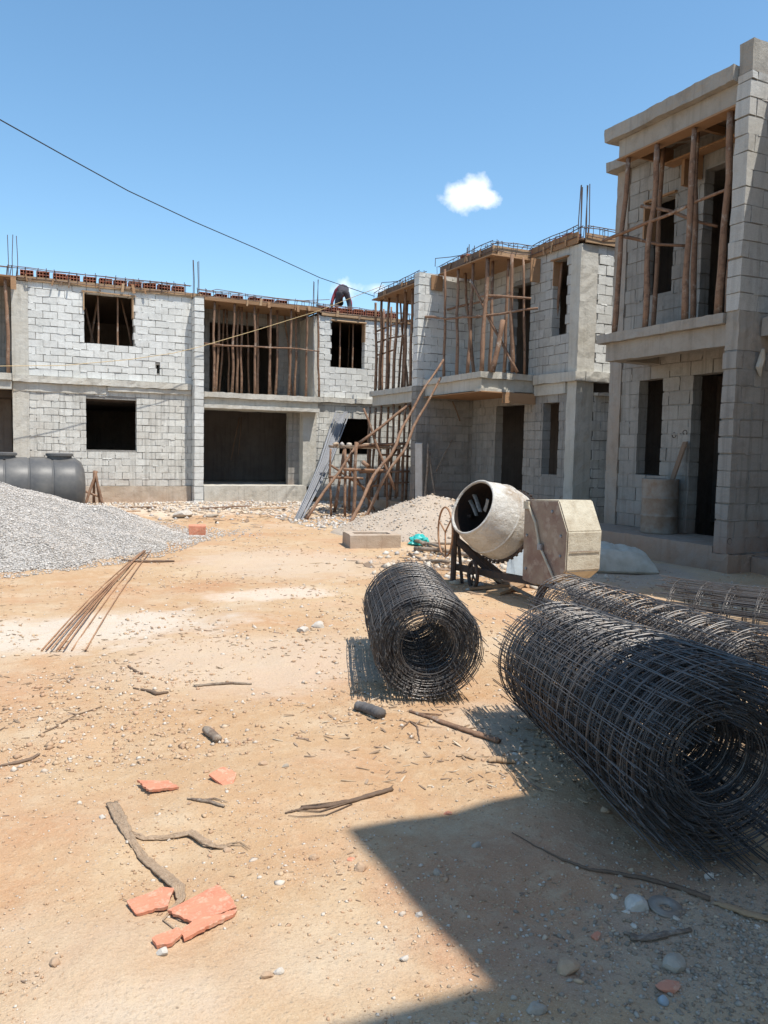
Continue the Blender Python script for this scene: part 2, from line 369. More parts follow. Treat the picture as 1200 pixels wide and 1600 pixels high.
COURSE, JOINT, BL = .21, .015, .42
def block_wall(mb, axis, plane, u0, u1, z0, z1, holes=(), th=.2, jit=.0055, zb=None, mats=(0, 1), ends=0., wb=None):
    """Wall of single hollow-block courses with open joints; outer face on the low side of `plane`."""
    zb = z0 if zb is None else zb; mb.piece(); wb = wb or BL
    sx_ = rng.uniform(0, 50)
    def put(a, b, w0, w1, c, d, m, t, j):
        if axis == 'X': mb.box(a, b, plane+w0, plane+w1, c, d, m, t, j)
        else: mb.box(plane+w0, plane+w1, a, b, c, d, m, t, j)
    def lump(a, b, c, d, t):
        o_ = -rng.uniform(.0, .007)
        if a < u0 or b > u1 or c < z0: return
        if any(x-.03 < b and a < y+.03 and e-.03 < d and c < g+.03 for x, y, e, g in holes): return
        put(a, b, o_, .012, c, d, mats[0], t, .006)
    hs = []
    for a, b, c, d in holes: hs.append((a, b, c, d))
    us = sorted({u0+.012, u1-.012} | {x for a, b, c, d in hs for x in (a-.012, b+.012) if u0 < x < u1})
    zs = sorted({z0, z1-.004} | {x for a, b, c, d in hs for x in (c-.012, d+.012) if z0 < x < z1})
    for i in range(len(us)-1):
        for k in range(len(zs)-1):
            uc, zc = (us[i]+us[i+1])/2, (zs[k]+zs[k+1])/2
            if any(a < uc < b and c < zc < d for a, b, c, d in hs): continue
            put(us[i], us[i+1], .011, th-.003, zs[k], zs[k+1], mats[1], .5, 0)
    n0 = int(math.floor((z0-zb)/COURSE)); n1 = int(math.ceil((z1-zb)/COURSE))
    for n in range(n0, n1):
        c0, c1 = max(z0, zb+n*COURSE), min(z1, zb+(n+1)*COURSE)
        if c1-c0 < .05: continue
        spans = [(u0, u1)]
        for a, b, c, d in hs:
            if min(d, c1)-max(c, c0) > .45*(c1-c0):
                spans = [s for x, y in spans for s in ((x, min(y, a)), (max(x, b), y)) if s[1]-s[0] > .03]
        for a, b in spans:
            k0 = math.floor((a - (n % 2)*wb/2)/wb); u = k0*wb + (n % 2)*wb/2
            while u < b:
                p, q = max(u, a), min(u+wb, b)
                u += wb
                if q-p < .045: continue
                wv = .011*noise.noise(Vector((p*.6+sx_, n*.35, 1.))) if z0+.05 < c0 and c1 < z1-.05 else 0.
                jo = rng.uniform(-.005, .007); pj = JOINT/2 if p > a+.001 else -rng.uniform(0, ends); qj = JOINT/2 if q < b-.001 else -rng.uniform(0, ends)
                tl = rng.uniform(.15, .9) if rng.random() > .12 else rng.uniform(0, .2)
                put(p+pj, q-qj, -jo, th+jo*.3, c0+JOINT*rng.uniform(.2, .8)+wv, c1-JOINT*rng.uniform(.2, .8)+wv, mats[0], tl, jit)
                if rng.random() < .5 and q-p > .15:          # mortar squeezed flush or proud in the joints
                    a0 = rng.uniform(p, q-.08); a1 = min(q, a0+rng.uniform(.05, .3)); lump(a0, a1, c0+wv-rng.uniform(.006, .014), c0+wv+rng.uniform(.006, .016), rng.uniform(.3, .9))
                if rng.random() < .4 and p > a+.01:
                    h0 = rng.uniform(c0, c1-.06); lump(p-rng.uniform(.006, .012), p+rng.uniform(.006, .012), h0, min(c1, h0+rng.uniform(.04, .16)), rng.uniform(.3, .9))
    return mb

def wob(p0, p1, n=7, amp=.015):
    p0, p1 = Vector(p0), Vector(p1); L = (p1-p0).length; o = Vector((rng.uniform(0, 99), rng.uniform(0, 99), 0)); out = []
    for i in range(n):
        f = i/(n-1); out.append(p0.lerp(p1, f) + noise.noise_vector(o + Vector((0, 0, f*L*1.1)))*amp*math.sin(math.pi*min(max(f, .08), .92))*2)
    return out
def pole_mesh(mb, p0, p1, r0=.042, r1=.034, amp=.02, n=8):
    k = max(6, int((Vector(p1)-Vector(p0)).length/.25)); pts = wob(p0, p1, k, amp)
    mb.tube(pts, [(r0+(r1-r0)*i/(k-1))*rng.uniform(.9, 1.1) for i in range(k)], n)
    return mb
def pole(name, p0, p1, label, cat, group=None, r0=.042, r1=.034, amp=.02, mat='pole_wood'):
    mb = MB(); r0, r1, amp = r0*.86, r1*.82, amp*1.5; pole_mesh(mb, p0, p1, r0, r1, amp)
    return tag(mb.build(name, mat, loc=p0, smooth=True), label, cat, group)
ORD = 'first second third fourth fifth sixth seventh eighth ninth tenth eleventh twelfth thirteenth fourteenth fifteenth sixteenth'.split()

# ------------------------------------------------------------------ world, sun, camera
SUN = Vector((.20, -.40, 1.)).normalized()
el = math.asin(SUN.z); rot = math.atan2(SUN.x, SUN.y)
w = bpy.data.worlds.new('World'); scene.world = w; w.use_nodes = True
wt = w.node_tree; bg = wt.nodes['Background']
sky = wt.nodes.new('ShaderNodeTexSky'); sky.sky_type = 'NISHITA'; sky.sun_disc = False
sky.sun_elevation = el; sky.sun_rotation = rot; sky.air_density = 1.0; sky.dust_density = .5; sky.ozone_density = 2.0
hsv = wt.nodes.new('ShaderNodeHueSaturation'); hsv.inputs['Saturation'].default_value = 1.12; hsv.inputs['Hue'].default_value = .49; hsv.inputs['Value'].default_value = 1.30
wt.links.new(sky.outputs[0], hsv.inputs['Color'])
tc = wt.nodes.new('ShaderNodeTexCoord')
def wm(op, a, b=0., clamp=False):
    n = wt.nodes.new('ShaderNodeMath'); n.operation = op; n.use_clamp = clamp
    for i, v in enumerate((a, b)):
        if hasattr(v, 'is_output'): wt.links.new(v, n.inputs[i])
        else: n.inputs[i].default_value = v
    return n.outputs[0]
def wdot(vec):
    n = wt.nodes.new('ShaderNodeVectorMath'); n.operation = 'DOT_PRODUCT'; wt.links.new(tc.outputs['Generated'], n.inputs[0])
    n.inputs[1].default_value = vec; return n.outputs['Value']
colr = hsv.outputs[0]
def cloud(colr, px, py, hw, hh, amt, nscale, soft=.5, tilt=0.):
    c = (FW + RT*((px-600)/F) - UP*((py-800)/F)).normalized()
    a = c.cross(Vector((0, 0, 1))).normalized(); b = a.cross(c).normalized()
    a, b = a*math.cos(tilt)+b*math.sin(tilt), b*math.cos(tilt)-a*math.sin(tilt)
    nz = wt.nodes.new('ShaderNodeTexNoise'); wt.links.new(tc.outputs['Generated'], nz.inputs['Vector'])
    nz.inputs['Scale'].default_value = nscale; nz.inputs['Detail'].default_value = 6; nz.inputs['Roughness'].default_value = .58
    cc = wm('MAXIMUM', wdot(c), .01)
    u = wm('DIVIDE', wm('DIVIDE', wdot(a), cc), hw/F); v = wm('DIVIDE', wm('DIVIDE', wdot(b), cc), hh/F)
    r2 = wm('SQRT', wm('ADD', wm('MULTIPLY', u, u), wm('MULTIPLY', v, v)))
    d = wm('ADD', wm('SUBTRACT', 1.0, r2), wm('MULTIPLY', wm('SUBTRACT', nz.outputs[0], .5), 2.0))
    f = wm('MULTIPLY', wm('DIVIDE', d, soft, True), amt)
    f = wm('MULTIPLY', f, wm('GREATER_THAN', wdot(c), .5))
    mx = wt.nodes.new('ShaderNodeMix'); mx.data_type = 'RGBA'; wt.links.new(f, mx.inputs[0]); wt.links.new(colr, mx.inputs[6])
    mx.inputs[7].default_value = (9.5, 9.5, 9.6, 1); return mx.outputs[2]
colr = cloud(colr, 729, 303, 37, 28, 1., 28, .9, R(-5))
colr = cloud(colr, 764, 312, 24, 12, .85, 45, .9)
colr = cloud(colr, 543, 452, 26, 16, .62, 40, 1.)
colr = cloud(colr, 590, 452, 26, 9, .4, 40, 1.)
wt.links.new(colr, bg.inputs[0]); bg.inputs[1].default_value = .13

sl = bpy.data.lights.new('sun', 'SUN'); sl.energy = 4.7; sl.angle = R(.53); sl.color = (1, .955, .88)
so = bpy.data.objects.new('sun', sl); col.objects.link(so); so.rotation_euler = (-SUN).to_track_quat('-Z', 'Y').to_euler(); so.location = (0, 0, 40)
cd = bpy.data.cameras.new('camera'); co = bpy.data.objects.new('camera', cd); col.objects.link(co)
cd.sensor_fit = 'VERTICAL'; cd.sensor_height = 36; cd.lens = F/1600*36; cd.clip_start = .05; cd.clip_end = 3000
co.matrix_world = Matrix(((RT.x, UP.x, -FW.x, CAM.x), (RT.y, UP.y, -FW.y, CAM.y), (RT.z, UP.z, -FW.z, CAM.z), (0, 0, 0, 1)))
scene.camera = co
vs = scene.view_settings; vs.view_transform = 'Standard'; vs.look = 'None'; vs.exposure = .31; vs.gamma = 1

# ------------------------------------------------------------------ ground
NS = 470; ts = np.linspace(-6.0, 6.0, NS)
gx = 1.8 + 1.5*np.sinh(ts); gy = 3.6 + 1.5*np.sinh(ts)
verts = [(float(x), float(y), height(float(x), float(y))) for y in gy for x in gx]
idx = np.arange(NS*NS).reshape(NS, NS)
fc = np.stack([idx[:-1, :-1], idx[:-1, 1:], idx[1:, 1:], idx[1:, :-1]], 2).reshape(-1, 4)
gm = bpy.data.meshes.new('ground'); gm.from_pydata(verts, [], fc.tolist()); gm.materials.append(M['ground_earth'])
gm.polygons.foreach_set('use_smooth', [True]*len(fc))
go = bpy.data.objects.new('ground', gm); col.objects.link(go); go['kind'] = 'structure'

# ------------------------------------------------------------------ far terrace (faces the camera)
A = thing('unfinished_house', 'long two-storey grey block terrace across the far end of the yard', 'house', (5, 21.5, 0))
YA = 21.5; ZS = 3.02; COURSE, BL, JOINT = .175, .335, .013
BC = ['block_clean', 'mortar']; BS = ['block_stained', 'mortar']; BH = ['block_shade', 'mortar']; BM = ['block_half_shade', 'mortar']
mb = MB()
block_wall(mb, 'X', YA, .68, 4.62, 3.22, 5.5, [(1.95, 3.14, 4.03, 5.36), (3.72, 3.80, 3.46, 3.66)], zb=3.22)
block_wall(mb, 'X', YA, 8.15, 11.5, 3.05, 5.36, [(8.58, 9.62, 3.91, 5.24)], zb=3.05)
mb.build('upper_wall', BC, A)
mb = MB()
block_wall(mb, 'X', YA, .68, 4.62, .52, 3.04, [(1.98, 3.21, 1.45, 2.71)], zb=.52)
block_wall(mb, 'X', YA, 8.0, 11.5, .2, 2.9, [(8.87, 9.85, 1.46, 2.53)], zb=.2)
mb.build('lower_wall', BS, A)
mb = MB(); block_wall(mb, 'X', 22.6, 4.84, 8.3, ZS, 5.5, [(5.35, 7.35, ZS-.1, 5.05)], zb=ZS)
block_wall(mb, 'X', 22.6, -3.2, .31, 3.2, 5.5, [(-2.4, -.3, 3.1, 5.1)], zb=3.2)
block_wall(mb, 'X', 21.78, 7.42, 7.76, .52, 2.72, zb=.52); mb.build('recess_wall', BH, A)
mb = MB(); block_wall(mb, 'Y', 4.62, 21.15, 22.6, -.05, 5.46, (), .24, .006, ends=.01, zb=0, wb=.335); mb.build('fin_wall', BC, A)
mb = MB(); mb.rough(.31, .677, 21.49, 21.9, 0, 5.46, seed=2); mb.rough(7.75, 8.147, 21.48, 22.3, .5, 2.62, seed=3); mb.rough(8.02, 8.147, 21.47, 22.6, ZS, 5.3, seed=4)
mb.build('column', 'concrete', A, smooth=False)
mb = MB(); mb.rough(.32, 4.6, 21.40, 21.72, 3.05, 3.21, seed=5, amp=.016, seg=.1); mb.rough(2.5, 4.6, 21.44, 21.7, 2.93, 3.043, seed=6)
mb.rough(.33, 2.46, 21.47, 21.7, 2.84, 3.043, seed=7, amp=.014)
mb.rough(8.2, 11.5, 21.40, 21.72, 2.91, 3.045, seed=8, amp=.016, seg=.1); mb.build('string_course', 'concrete', A)
mb = MB(); mb.rough(4.87, 8.16, 21.14, 22.9, 2.88, ZS, seed=9, amp=.013, seg=.1); mb.rough(4.87, 8.10, 21.24, 21.5, 2.70, 2.878, seed=10); mb.rough(4.87, 8.12, 21.15, 22.5, 2.60, 2.696, seed=11, amp=.014)
mb.rough(-3, .29, 21.14, 22.9, 3.06, 3.22, seed=12); mb.rough(-3, .29, 21.2, 21.5, 2.85, 3.055, seed=13)
mb.build('balcony_slab', 'concrete', A)
mb = MB(); mb.rough(.7, 4.6, 21.43, 21.75, -.2, .515, seed=14, amp=.014); mb.rough(8.2, 11.5, 21.43, 21.75, -.2, .197, seed=15, amp=.014); mb.build('plinth', 'concrete_earthy', A)
mb = MB(); mb.rough(4.87, 7.74, 21.12, 22.4, -.2, .54, seed=16, amp=.01); mb.build('porch_step', 'concrete', A)
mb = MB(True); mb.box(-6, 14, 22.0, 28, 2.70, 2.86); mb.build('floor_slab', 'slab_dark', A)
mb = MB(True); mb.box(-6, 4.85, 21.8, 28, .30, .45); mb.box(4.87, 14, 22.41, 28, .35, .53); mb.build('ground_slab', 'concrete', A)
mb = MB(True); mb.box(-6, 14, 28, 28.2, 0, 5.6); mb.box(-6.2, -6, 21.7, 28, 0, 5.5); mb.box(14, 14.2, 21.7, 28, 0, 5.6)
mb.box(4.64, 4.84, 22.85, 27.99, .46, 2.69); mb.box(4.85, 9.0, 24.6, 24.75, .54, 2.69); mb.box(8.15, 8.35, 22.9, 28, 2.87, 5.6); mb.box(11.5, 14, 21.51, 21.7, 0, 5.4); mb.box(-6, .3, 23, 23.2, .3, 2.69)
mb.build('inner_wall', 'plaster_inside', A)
def bars(parent, cx, cy, z0, z1, n, sp, rad=.009):
    for i in range(n):
        a = 2*math.pi*i/n + .4; x, y = cx+sp*math.cos(a), cy+sp*math.sin(a)*.8; l = rng.uniform(-.05, .05)
        mb = MB(); mb.tube([(x, y, z0), (x+rng.uniform(-.01, .01), y, (z0+z1)/2), (x+rng.uniform(-.025, .025), y+rng.uniform(-.02, .02), z1+l)], rad, 5)
        mb.build('starter_bar', 'rebar', parent)
bars(A, .36, 21.5, 5.4, 6.55, 3, .11); bars(A, 4.72, 21.45, 5.4, 6.42, 4, .09); bars(A, 8.08, 21.5, 5.2, 6.3, 4, .08)

# formwork on the far terrace
f = thing('roof_formwork', 'pale timber roof shuttering along the top of the far terrace', 'formwork', (5, 21.5, 5.5))
mb = MB(True); mb.box(.45, 4.86, 21.445, 21.475, 5.475, 5.58, jit=.006); mb.box(8.25, 11.6, 21.44, 21.47, 5.335, 5.445, jit=.006); mb.build('edge_board', 'board_pale', f)
mb = MB(True); mb.box(4.88, 8.12, 21.17, 21.2, 5.385, 5.47, jit=.006); mb.box(4.88, 8.12, 21.2, 22.55, 5.40, 5.425); mb.build('balcony_soffit', 'plywood', f)
mb = MB(True); mb.box(-.9, .42, 21.15, 22.5, 5.47, 5.50, jit=.005); mb.box(.30, .42, 21.13, 21.15, 5.18, 5.46, jit=.003); mb.build('soffit_board', 'plywood', f)
mb = MB(True); mb.box(-6, 8.3, 21.48, 28, 5.535, 5.565); mb.box(8.22, 14, 21.48, 28, 5.405, 5.435); mb.build('deck', 'plywood_dark', f)
mb = MB(True); mb.box(1.90, 3.19, 21.45, 21.68, 5.345, 5.375, jit=.004); mb.box(1.93, 1.958, 21.46, 21.68, 4.9, 5.343); mb.box(3.112, 3.14, 21.46, 21.68, 4.8, 5.343); mb.build('lintel_board', 'board_pale', f)
mb = MB(True); mb.box(8.54, 9.66, 21.45, 21.68, 5.225, 5.25, jit=.004); mb.box(9.595, 9.62, 21.46, 21.68, 4.7, 5.223); mb.build('lintel_board', 'board_pale', f)

# hollow clay bricks
def brick_mesh():
    mb = MB(); L, Hh, D = .30, .16, .25
    for k in range(3): mb.box(-L/2, L/2, 0, D, k*(Hh-.016)/2, k*(Hh-.016)/2+.016)
    for r_ in range(2):
        z0 = .016 + r_*(Hh-.016)/2; z1 = (r_+1)*(Hh-.016)/2
        for i in range(5):
            x = -L/2 + i*(L-.014)/4; mb.box(x, x+.014, .002, D-.002, z0, z1)
    mb.box(-L/2+.015, L/2-.015, D*.55, D*.6, .017, Hh-.017); return mb
bm0 = brick_mesh().build('hollow_brick', 'clay_brick', loc=(0, 0, 0)); bn = 0
def brick(x, y, z, where, rz=0):
    global bn
    o = bm0 if bn == 0 else bm0.copy()
    if bn: col.objects.link(o)
    bn += 1; o.location = (x, y, z); o.rotation_euler = (0, 0, rz)
    tag(o, where, 'brick', 'hollow clay bricks on the roof formwork')
for i, x in enumerate([.66, 1.02, 1.40, 1.72, 2.1, 2.48, 2.84, 3.2, 3.56, 3.92, 4.28]):
    brick(x, 21.52+rng.uniform(-.02, .02), 5.575, f'hollow red brick over the long upper wall, {ORD[i]} from the left of its row', rng.uniform(-.05, .05))
for i, x in enumerate([4.98, 5.42, 5.85, 6.32, 6.72, 7.1]):
    brick(x, 21.5, 5.485, f'hollow red brick above the propped balcony, {ORD[i]} from the left of its row', rng.uniform(-.1, .1))
for i, x in enumerate([8.35, 8.72, 9.06, 9.42, 9.78, 10.12, 10.5]):
    brick(x, 21.51, 5.445, f'hollow red brick on the roof end where the worker bends, {ORD[i]} from the left', rng.uniform(-.05, .05))

# reinforcement cages
def cage(p, q, wdt, hgt, label, sp=.2, r=.0095):
    p, q = Vector(p), Vector(q); d = (q-p); L = d.length; d.normalize(); s = d.cross(Vector((0, 0, 1))).normalized()
    t_ = thing('rebar_cage', label, 'steel cage', p, 'reinforcement cages along the roof edges')
    for i, (a, b) in enumerate(((-1, 0), (1, 0), (-1, 1), (1, 1))):
        k = max(4, int(L/.4)); pts = [p + d*(L*j/k) + s*(a*wdt/2) + Vector((0, 0, b*hgt)) + noise.noise_vector(Vector((j*.7, i*3., p.x)))*.035 for j in range(k+1)]
        mb = MB(); mb.tube(pts, r, 5); mb.build('bar', 'rebar', t_)
    n = int(L/sp); m0 = None
    for j in range(n+1):
        c = [s*(-wdt/2), s*(wdt/2), s*(wdt/2)+Vector((0, 0, hgt)), s*(-wdt/2)+Vector((0, 0, hgt)), s*(-wdt/2), s*(-wdt/2)+Vector((0, 0, hgt*1.25))]
        if m0 is None:
            mb = MB(); mb.tube([p+x for x in c], r*.85, 4); m0 = mb.build('stirrup', 'rebar', t_); o = m0
        else:
            o = m0.copy(); col.objects.link(o); o.parent = t_
        o.location = d*(j*sp + rng.uniform(-.07, .07)) + Vector((0, 0, rng.uniform(-.025, .02))); o.rotation_euler = (rng.uniform(-.16, .16), rng.uniform(-.16, .16), rng.uniform(-.1, .1))
cage((.25, 21.50, 5.53), (4.6, 21.50, 5.53), .14, .24, 'thin steel cage over the long upper wall at the far left', .22)
cage((4.75, 21.30, 5.47), (8.05, 21.30, 5.44), .16, .19, 'thin steel cage above the propped balcony of the far terrace', .22)
cage((8.1, 21.50, 5.44), (11.3, 21.5, 5.42), .14, .2, 'thin steel cage on the roof end below the bending worker', .22)
cage((-2, 21.3, 5.51), (.3, 21.3, 5.51), .16, .2, 'thin steel cage over the bay cut by the left edge', .22)

for x0, x1, z0 in ((.4, 4.9, 5.50), (4.9, 8.1, 5.42), (8.2, 11.4, 5.36)):
    for k in range(int((x1-x0)*2.2)):
        x = rng.uniform(x0, x1); y = 21.42 if z0 != 5.42 else 21.15; l = rng.uniform(.06, .22); mb = MB(); mb.obox((x, y-.012, z0+rng.uniform(-.03, .05)), (rng.uniform(.015, .04), 0, rng.uniform(-.006, .006)), (0, .014, 0), (rng.uniform(-.02, .02), 0, l/2), jit=.004); mb.build('cleat', rng.choice(['board_pale', 'plywood', 'plywood_dark']), f)
for k in range(7):
    x = rng.uniform(.5, 8); p0 = Vector((x, 21.46, 5.66)); mb = MB(); mb.tube([p0, p0+Vector((rng.uniform(.2, .8), -.02, rng.uniform(.0, .12))), p0+Vector((rng.uniform(.9, 1.5), rng.uniform(-.1, .2), rng.uniform(-.02, .16)))], .009, 5); mb.build('loose_bar', 'rebar', A)
# timber props of the far terrace
def bay(points, axis, val, label, cat='prop', group='timber props under the unfinished roofs', r0=.045, r1=.036, amp=.02, name='timber_prop'):
    for i, q in enumerate(points):
        (xb, yb, xt, yt), v = q[:4], (q[4] if len(q) > 4 else val)
        v2 = q[5] if len(q) > 5 else v
        lab = label.replace('#', ORD[i]) if '#' in label else label
        pole(name, at(xb, yb, axis, v), at(xt, yt, axis, v2), lab, cat, group, r0, r1, amp)
def zb(x, s, o): return o + x/s
Zp = lambda x: 270 + x/3.4286
A_TOP, A_BOT = 5.385, ZS+.005
def bayA(xs, Y, label, z0=A_BOT, z1=A_TOP, r0=.045):
    for i, (xb, xt) in enumerate(xs):
        b = at(Zp(xb), 600, 1, Y); tpt = at(Zp(xt), 480, 1, Y)
        pole('timber_prop', (b.x, Y, z0), (tpt.x, Y+rng.uniform(-.03, .03), z1), label.replace('#', ORD[i]), 'prop', 'timber props under the unfinished roofs', r0, r0*.8, .02)
bayA([(222, 224), (318, 330), (440, 436), (518, 526), (622, 634), (714, 716)], 21.30, '# from the left of the front props under the far balcony roof')
bayA([(232, 250), (345, 352), (368, 370), (455, 458), (552, 560), (655, 660)], 21.75, '# from the left of the middle props inside the far balcony')
bayA([(250, 275), (300, 290), (410, 395), (530, 512), (640, 600)], 22.35, '# from the left of the thin dim props deep in the far balcony', r0=.035)
bayA([(783, 780)], 21.28, 'bright timber prop at the right end of the far balcony', r0=.045)
pole('cross_pole', at(Zp(165), zb(536, 3.4286, 380), 1, 21.22), at(Zp(785), zb(578, 3.4286, 380), 1, 21.22), 'long pole tied across the front props of the far balcony', 'pole', 'poles tied across props', .028, .02, .03)
pole('cross_pole', at(Zp(215), zb(548, 3.4286, 380), 1, 21.66), at(Zp(640), zb(560, 3.4286, 380), 1, 21.66), 'shorter pole tied behind the front props of the far balcony', 'pole', 'poles tied across props', .025, .02, .03)
pole('timber_prop', at(14, 583, 1, 21.3), at(8, 435, 1, 21.3), 'pale prop at the far left bay cut by the left edge', 'prop', 'timber props under the unfinished roofs', .05, .045)
W = [('left', 154, 153), ('right', 183, 184)]
for nm, xb, xt in W:
    b = at(xb, 545, 1, 21.74); pole('timber_prop', (b.x, 21.74, 3.2), (at(xt, 460, 1, 21.74).x, 21.74, 5.5), f'upright prop seen in the {nm} half of the left upper window', 'prop', 'timber props under the unfinished roofs', .03, .026, .008)
for nm, x0, y0, x1, y1 in (('left of the left upper window rising to its middle', 146, 540, 133, 480), ('right of the left upper window, tilted', 206, 545, 190, 468), ('left of the left upper window, crossing another', 141, 540, 152, 470)):
    pole('timber_prop', at(x0, y0, 1, 22.4), at(x1, y1, 1, 22.4), 'slanting dim prop behind the ' + nm, 'prop', 'timber props under the unfinished roofs', .035, .03, .01)
for nm, xb, xt in (('left', 530, 532), ('right', 551, 552)):
    b = at(xb, 575, 1, 21.74); pole('timber_prop', (b.x, 21.74, 2.9), (at(xt, 505, 1, 21.74).x, 21.74, 5.37), f'upright prop seen in the {nm} half of the right upper window', 'prop', 'timber props under the unfinished roofs', .032, .028, .01)
pole('timber_prop', at(544, 575, 1, 22.9), at(546, 505, 1, 22.9), 'dim prop deep behind the middle of the right upper window', 'prop', 'timber props under the unfinished roofs', .03, .028, .01)
pole('hanging_stick', at(361, 719, 1, 23.6), at(374, 652, 1, 23.6), 'dark slanting stick hanging inside the wide porch, the longer', 'stick', 'sticks inside the wide porch', .022, .02, .01, 'bark')
pole('hanging_stick', at(372, 712, 1, 23.6), at(377, 652, 1, 23.6), 'dark upright stick hanging inside the wide porch, the shorter', 'stick', 'sticks inside the wide porch', .022, .02, .01, 'bark')

# ------------------------------------------------------------------ middle house (facade looks left, end wall looks at the camera)
B = thing('unfinished_house', 'middle two-storey block house with propped balconies and bar cages on its roof', 'house', (10.45, 15, 0))
XB = 10.45; COURSE, BL, JOINT = .195, .37, .014
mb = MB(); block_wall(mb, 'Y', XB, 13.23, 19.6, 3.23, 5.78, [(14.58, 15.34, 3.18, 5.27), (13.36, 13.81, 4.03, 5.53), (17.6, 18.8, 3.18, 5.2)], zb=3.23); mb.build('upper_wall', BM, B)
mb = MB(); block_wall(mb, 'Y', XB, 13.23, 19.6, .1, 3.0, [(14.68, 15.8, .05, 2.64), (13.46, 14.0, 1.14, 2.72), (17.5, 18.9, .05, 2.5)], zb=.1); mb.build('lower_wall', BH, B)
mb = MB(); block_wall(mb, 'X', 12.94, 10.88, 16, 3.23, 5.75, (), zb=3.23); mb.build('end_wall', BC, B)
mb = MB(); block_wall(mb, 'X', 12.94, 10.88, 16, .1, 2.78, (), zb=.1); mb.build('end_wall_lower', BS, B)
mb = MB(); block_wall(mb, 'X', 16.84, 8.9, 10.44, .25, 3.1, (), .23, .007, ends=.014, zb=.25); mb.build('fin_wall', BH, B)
mb = MB(); block_wall(mb, 'X', 16.84, 8.9, 10.44, 3.1, 5.74, (), .23, .007, ends=.014, zb=3.1); mb.build('fin_wall_upper', BC, B)
mb = MB(); mb.rough(10.445, 10.877, 12.935, 13.227, 0, 5.73, seed=21, amp=.012); mb.build('column', 'concrete', B)
mb = MB(); mb.rough(10.35, 10.6, 12.85, 14.28, 3.03, 3.225, seed=22, amp=.014, seg=.1); mb.rough(10.61, 16, 12.85, 13.1, 3.03, 3.225, seed=23, amp=.014, seg=.1)
mb.rough(10.9, 16, 12.83, 13.1, 2.76, 2.82, seed=24, amp=.016, seg=.08); mb.rough(10.41, 10.6, 13.24, 14.3, 2.80, 3.025, seed=33, amp=.008); mb.build('string_course', 'concrete', B)
mb = MB(); mb.rough(9.05, 10.44, 14.3, 16.83, 3.12, 3.25, seed=25, amp=.012, seg=.1); mb.rough(9.12, 10.44, 14.37, 16.83, 2.87, 3.118, seed=26, amp=.007); mb.rough(9.04, 9.9, 14.29, 14.5, 2.84, 2.90, seed=36, amp=.012, seg=.08)
mb.rough(8.95, 10.44, 17.08, 19.65, 3.0, 3.13, seed=27, amp=.012, seg=.1); mb.rough(9.02, 10.44, 17.08, 19.6, 2.75, 2.998, seed=28, amp=.007); mb.build('balcony_slab', 'concrete', B)
mb = MB(); mb.rough(8.86, 10.5, 16.9, 19.6, -.2, .3, seed=29); mb.rough(10.1, 10.5, 12.95, 16.8, -.2, .12, seed=30); mb.rough(10.55, 16, 12.91, 13.1, -.2, .097, seed=31); mb.build('plinth', 'concrete_earthy', B)
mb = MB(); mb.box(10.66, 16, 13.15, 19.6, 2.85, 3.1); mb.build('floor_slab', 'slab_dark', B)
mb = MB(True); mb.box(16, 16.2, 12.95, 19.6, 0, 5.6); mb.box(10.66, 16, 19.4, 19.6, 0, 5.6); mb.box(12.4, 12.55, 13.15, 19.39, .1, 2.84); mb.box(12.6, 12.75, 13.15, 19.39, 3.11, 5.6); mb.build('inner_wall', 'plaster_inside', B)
bars(B, 10.62, 13.11, 5.55, 6.93, 6, .11, .010); bars(B, 10.3, 16.9, 5.5, 6.5, 5, .09, .010); bars(B, 10.6, 17.0, 5.5, 6.3, 1, .05, .010)

f = thing('roof_formwork', 'timber shuttering around the roof edge of the middle house', 'formwork', (10, 15, 5.6))
mb = MB(True); mb.box(9.36, 10.6, 14.5, 16.8, 5.70, 5.725, jit=.004); mb.build('balcony_soffit', 'plywood', f)
mb = MB(True); mb.box(9.42, 9.445, 14.58, 16.8, 5.728, 5.90, jit=.005); mb.build('edge_board', 'plywood_dark', f)
mb = MB(True); mb.box(9.42, 10.4, 14.55, 14.575, 5.728, 5.92, jit=.005); mb.build('end_board', 'board_pale', f)
mb = MB(True); mb.box(8.9, 10.4, 17.1, 19.5, 5.50, 5.525, jit=.004); mb.build('far_soffit', 'plywood', f)
mb = MB(True); mb.box(9.0, 9.025, 17.1, 19.35, 5.528, 5.68, jit=.005); mb.build('far_edge_board', 'plywood_dark', f)
mb = MB(True); mb.box(10.39, 10.415, 13.0, 14.5, 5.74, 5.96, jit=.005); mb.build('wall_board', 'plywood', f)
mb = MB(True); mb.box(10.5, 15, 12.87, 12.895, 5.75, 5.93, jit=.005); mb.build('end_wall_board', 'board_pale', f)
mb = MB(True); mb.box(10.42, 16, 12.92, 19.6, 5.80, 5.825); mb.build('deck', 'plywood_dark', f)
mb = MB(True); mb.box(10.2, 10.44, 14.26, 14.29, 5.2, 5.69, jit=.004); mb.box(9.2, 9.5, 16.79, 16.82, 5.35, 5.69, jit=.004); mb.box(10.44, 10.63, 13.80, 13.82, 5.05, 5.55, jit=.003); mb.box(10.4, 10.64, 13.31, 13.86, 5.55, 5.58, jit=.004); mb.build('cleat', 'plywood', f)
mb = MB(True); mb.box(9.06, 10.44, 14.28, 16.8, 2.825, 2.845, jit=.003); mb.box(9.6, 10.44, 14.27, 14.3, 2.62, 2.83, jit=.01); mb.build('balcony_underboard', 'plywood', f)
cage((9.46, 16.8, 5.71), (9.46, 14.5, 5.80), .16, .2, 'steel cage along the front of the middle house balcony roof')
cage((9.47, 14.58, 5.79), (10.45, 14.58, 5.80), .16, .2, 'short steel cage across the near end of the balcony roof')
cage((9.05, 19.5, 5.52), (9.05, 16.95, 5.60), .16, .2, 'steel cage over the far bay of the middle house')
